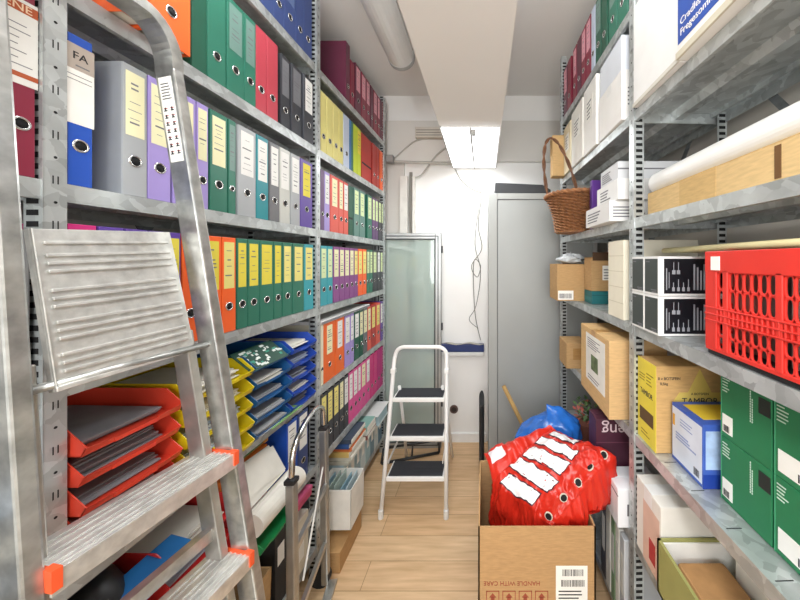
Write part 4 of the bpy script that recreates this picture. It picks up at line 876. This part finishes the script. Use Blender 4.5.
# ------------------------------------------------------------------ cardboard box with red shopping bag
bx0, bx1, by0, by1, bh = -.022, .425, 1.14, 1.52, .585
o = openbox('large_cardboard_box', 'large open cardboard box on the floor holding a red bag', 'cardboard box', bx0, bx1, by0, by1, 0, bh, card_mat('#b99468'), .006, 0)
def on_front(mb, fn): pass
M = Matrix(((1, 0, 0, -(bx1-bx0)/2), (0, 0, -1, -(by1-by0)/2), (0, 1, 0, 0), (0, 0, 0, 1))); BWD = bx1-bx0
mb = MB(); text_mesh(mb, 'HANDLE WITH CARE', .0225, M @ Matrix.Translation((.128, .372, .0006)) @ Matrix.Rotation(PI, 4, 'Z'))
mb.build('lettering', mat('#9c4a34', .7), o)['label'] = 'upside-down red brown handling words'
mb = MB()
for k in range(4):
    x = .03+.062*k
    for (a, b_, c, d) in ((x, x+.05, .34, .343), (x, x+.05, .272, .275), (x, x+.003, .272, .343), (x+.047, x+.05, .272, .343)): mb.box(a, b_, c, d, 0, .0008, 0, M)
    mb.box(x+.018, x+.032, .285, .32, 0, .0008, 0, M)
    mb.prism([(x+.012, .318), (x+.038, .318), (x+.025, .334)], 0, .0008, 'z', 0, M)
mb.build('handling_symbol', mat('#9c4a34', .7), o)
mb = MB(); mb.box(.295, .415, .255, .438, 0, .001, 0, M)
for (u0, u1, v0, v1) in barcode(.32, .40, .40, .425, 18)+barcode(.315, .405, .36, .385, 22): mb.box(u0, u1, v0, v1, 0, .0014, 1, M)
for k in range(6): mb.box(.305, random.uniform(.37, .405), .34-k*.013, .3425-k*.013+.002, 0, .0014, 1, M)
mb.build('shipping_label', [WHITEP, INK], o)['label'] = 'white shipping label with barcodes'
c00, c10, c11, c01 = Vector((.035, 1.33, Z(-.975))), Vector((.262, 1.165, Z(-1.03))), Vector((.545, 1.235, Z(-.80))), Vector((.34, 1.49, Z(-.83)))
bn = (c10-c00).cross(c01-c00).normalized()
if bn.z < 0: bn = -bn
def wr(p, s): return noise.noise(p*6+Vector((s, 0, 0)))*.026+(.5-abs(noise.noise(p*11+Vector((s, 3, 0)))))*.028+(.5-abs(noise.noise(p*24)))*.016+(.5-abs(noise.noise(p*46)))*.007-.022
def bag(s, q):      # s along the strips (down-right), q across them (up-right)
    p = c00*(1-s)*(1-q)+c10*s*(1-q)+c01*(1-s)*q+c11*s*q
    b_ = (max(0, math.sin(PI*min(max(s, 0), 1)))**.6)*(max(0, math.sin(PI*min(max(q, 0), 1)))**.6)
    return p+bn*(.055*b_)+bn*wr(p, 0)*1.3
ctr = Vector((.27, 1.33, 0))
mb = MB(); n = 90
mb.grid(lambda i, j: bag(i, j), n, n)
bd = [(i/(n-1), 0) for i in range(n-1)]+[(1, i/(n-1)) for i in range(n-1)]+[(1-i/(n-1), 1) for i in range(n-1)]+[(0, 1-i/(n-1)) for i in range(n-1)]
BD = [bag(*k) for k in bd]
def skirt(i, j):
    k = int(round(i*len(BD))) % len(BD); p = BD[k]; zb = .32
    tgt = Vector((min(max(p.x, bx0+.03), bx1-.03), min(max(p.y, by0+.03), by1-.03), zb))
    out = (Vector((p.x, p.y, 0))-ctr); out.z = 0; out = out.normalized()
    r_ = p.lerp(tgt, j); x_lim = r_
    if r_.z > bh-.03: r_ = Vector((p.x*(1-j*.4)+tgt.x*j*.4, p.y*(1-j*.4)+tgt.y*j*.4, r_.z)); 
    r_ = r_ + out*(.012*math.sin(PI*min(1, j*2.2)))*(1 if r_.z > bh else 0)
    kk = k*56/90; w_ = noise.noise(Vector((kk*.11, r_.z*8, 2)))*.022+(.4-abs(noise.noise(Vector((kk*.22, r_.z*14, 5)))))*.03+(.4-abs(noise.noise(Vector((kk*.5, r_.z*25, 5)))))*.012
    r_ = r_+out*w_*min(1, j*4)
    if r_.z < bh+.01: r_.x = min(max(r_.x, bx0+.012), bx1-.012); r_.y = min(max(r_.y, by0+.012), by1-.012)
    return r_
mb.grid(skirt, len(BD), 26, 0, True)
RED = mat('#cc2b1c', .28, 0, .12, 10, .12); rb = mb.build('red_shopping_bag', RED, smooth=True); tag(rb, 'crumpled red shiny shopping bag with white strips stuffed in cardboard box', 'bag')
def strip(s0, s1, q0, q1, off, m, name, skew=0):
    mm = MB(); ns, nq = 30, 10
    def f(i, j):
        s_ = s0+(s1-s0)*i; q_ = q0+(q1-q0)*j+skew*(i-.5); e = .002
        p = bag(s_, q_); nn_ = (bag(s_+e, q_)-p).cross(bag(s_, q_+e)-p).normalized(); nn_ = nn_ if nn_.dot(bn) > 0 else -nn_
        return p+nn_*off
    mm.grid(f, ns, nq); return mm.build(name, m, rb, smooth=True)
fa, fb = Vector((.0, 1.46, Z(-.93))), Vector((.30, 1.5, Z(-.845)))
def flap(i, j):
    p = bag(0, i); q = fa.lerp(fb, i); r_ = p.lerp(q, j); r_ = r_+Vector((0, 0, .025*math.sin(PI*j)+wr(r_, 9)*1.2*j)); return r_
mb = MB(); mb.grid(flap, 40, 20); mb.build('side_gusset', [RED], rb, smooth=True)
mb = MB(); mb.grid(lambda i, j: flap(.05+.22*i, .35+.5*j)+Vector((-.001, -.002, .003)), 14, 10); mb.build('white_patch', mat('#e9dfe2', .35, 0, .06), rb, smooth=True)
WS = mat('#f3f1f0', .35, 0, .04, 12, .08); OUT = mat('#3a1a2e', .5)
for (s0, s1, q0, q1) in ((.12, .66, .04, .17), (.06, .72, .23, .39), (.07, .68, .45, .60), (.05, .66, .66, .77), (.10, .52, .84, .94)):
    sk = .05*(random.random()-.5); strip(s0-.012, s1+.012, q0-.013, q1+.013, .0018, OUT, 'strip_outline', sk); strip(s0, s1, q0, q1, .0036, WS, 'white_strip', sk)
for k, q in enumerate((.06, .28, .5, .7, .92)):
    s_ = .9; p = bag(s_, q); e = .004; nn_ = (bag(s_+e, q)-p).cross(bag(s_, q+e)-p).normalized(); nn_ = nn_ if nn_.dot(bn) > 0 else -nn_
    g = MB(); g.cyl(p, p+nn_*.004, .016, 18, 0); g.cyl(p+nn_*.003, p+nn_*.0055, .0125, 18, 1); g.build('eyelet', [mat('#d8d0c0', .4), DARK], rb)
# blue bag and stick behind
mb = MB()
def bb(i, j):
    a = 2*PI*i; zz = j; r_ = (.16 if zz < .86 else .16*max(0, 1-((zz-.86)/.14)**2)**.8)
    p = Vector((math.cos(a)*r_*1.0, math.sin(a)*r_*.75, zz*.745+.05*math.cos(a)*zz)); w_ = 1+.16*noise.noise(p*7)+.3*(.35-abs(noise.noise(p*13)))+.16*(.4-abs(noise.noise(p*27))); return (p.x*w_, p.y*w_, p.z*(1+.03*noise.noise(p*14)*zz))
mb.grid(bb, 110, 80, 0, True)
small('blue_plastic_bag', 'shiny blue plastic bag standing behind the red shopping bag', 'bag', mb, mat('#2a70cc', .2, 0, .25, 14, .2), loc=(.35, 1.68, 0), smooth=True)
small('wooden_stick', 'thin wooden stick leaning behind the bags before the cabinet', 'stick', MB().tube([(.50, 2.0, .012), (.128, 1.95, .78)], .014, 10), mat('#a8874f', .6, 0, .12), smooth=True)
small('red_bag_handle', 'dark red bag strap loop beside left edge of red bag', 'bag strap', MB().tube([(-.005, 1.47, .56), (-.003, 1.46, .70), (.03, 1.45, .765), (.09, 1.42, .745), (.15, 1.40, .72)], .008, 8), mat('#7a2030', .5), smooth=True) if 0 else None
# ------------------------------------------------------------------ lights, camera
def area(loc, rot, sx, sy, e, col=(.97, .985, 1)):
    l = bpy.data.lights.new('lamp_or_fill', 'AREA'); l.shape = 'RECTANGLE'; l.size = sx; l.size_y = sy; l.energy = e; l.color = col
    o = bpy.data.objects.new('lamp_or_fill', l); C.objects.link(o); o.location = loc; o.rotation_euler = rot; return o
def fill_point(loc, e):
    l = bpy.data.lights.new('lamp_or_fill', 'POINT'); l.energy = e; l.shadow_soft_size = .15; l.color = (.97, .985, 1)
    o = bpy.data.objects.new('lamp_or_fill', l); C.objects.link(o); o.location = loc; return o
area((-.08, -.5, Z(.79)), (0, 0, 0), .34, 1.3, 30)
fill_point((.40, .65, 2.82), 14)  # added point fill to lift the right side of the ceiling, no fixture there
fill_point((-.56, .75, 2.82), 21)  # matching added fill for the left ceiling, unseen above the frame
area((-.08, 2.15, Z(.76)), (0, 0, 0), .3, .7, 7)
area((-.08, -1.55, 1.8), (math.radians(104), 0, 0), 1.8, 1.4, 50)  # added frontal fill behind the camera, tilted up; stands for no fixture
w = bpy.data.worlds.new('room'); bpy.context.scene.world = w; w.use_nodes = True; w.node_tree.nodes['Background'].inputs[0].default_value = (.9, .92, 1, 1); w.node_tree.nodes['Background'].inputs[1].default_value = .3
cd = bpy.data.cameras.new('camera'); cam = bpy.data.objects.new('camera', cd); C.objects.link(cam)
cam.location = (0, 0, CAMZ); cam.rotation_euler = (math.radians(90), 0, 0)
cd.sensor_width = 36; cd.lens = 300/800*36; cd.shift_x = -84/800; cd.shift_y = -40/800; cd.clip_start = .03
sc = bpy.context.scene; sc.camera = cam
sc.view_settings.view_transform = 'Standard'; sc.view_settings.look = 'None'; sc.view_settings.exposure = 0; sc.view_settings.gamma = 1
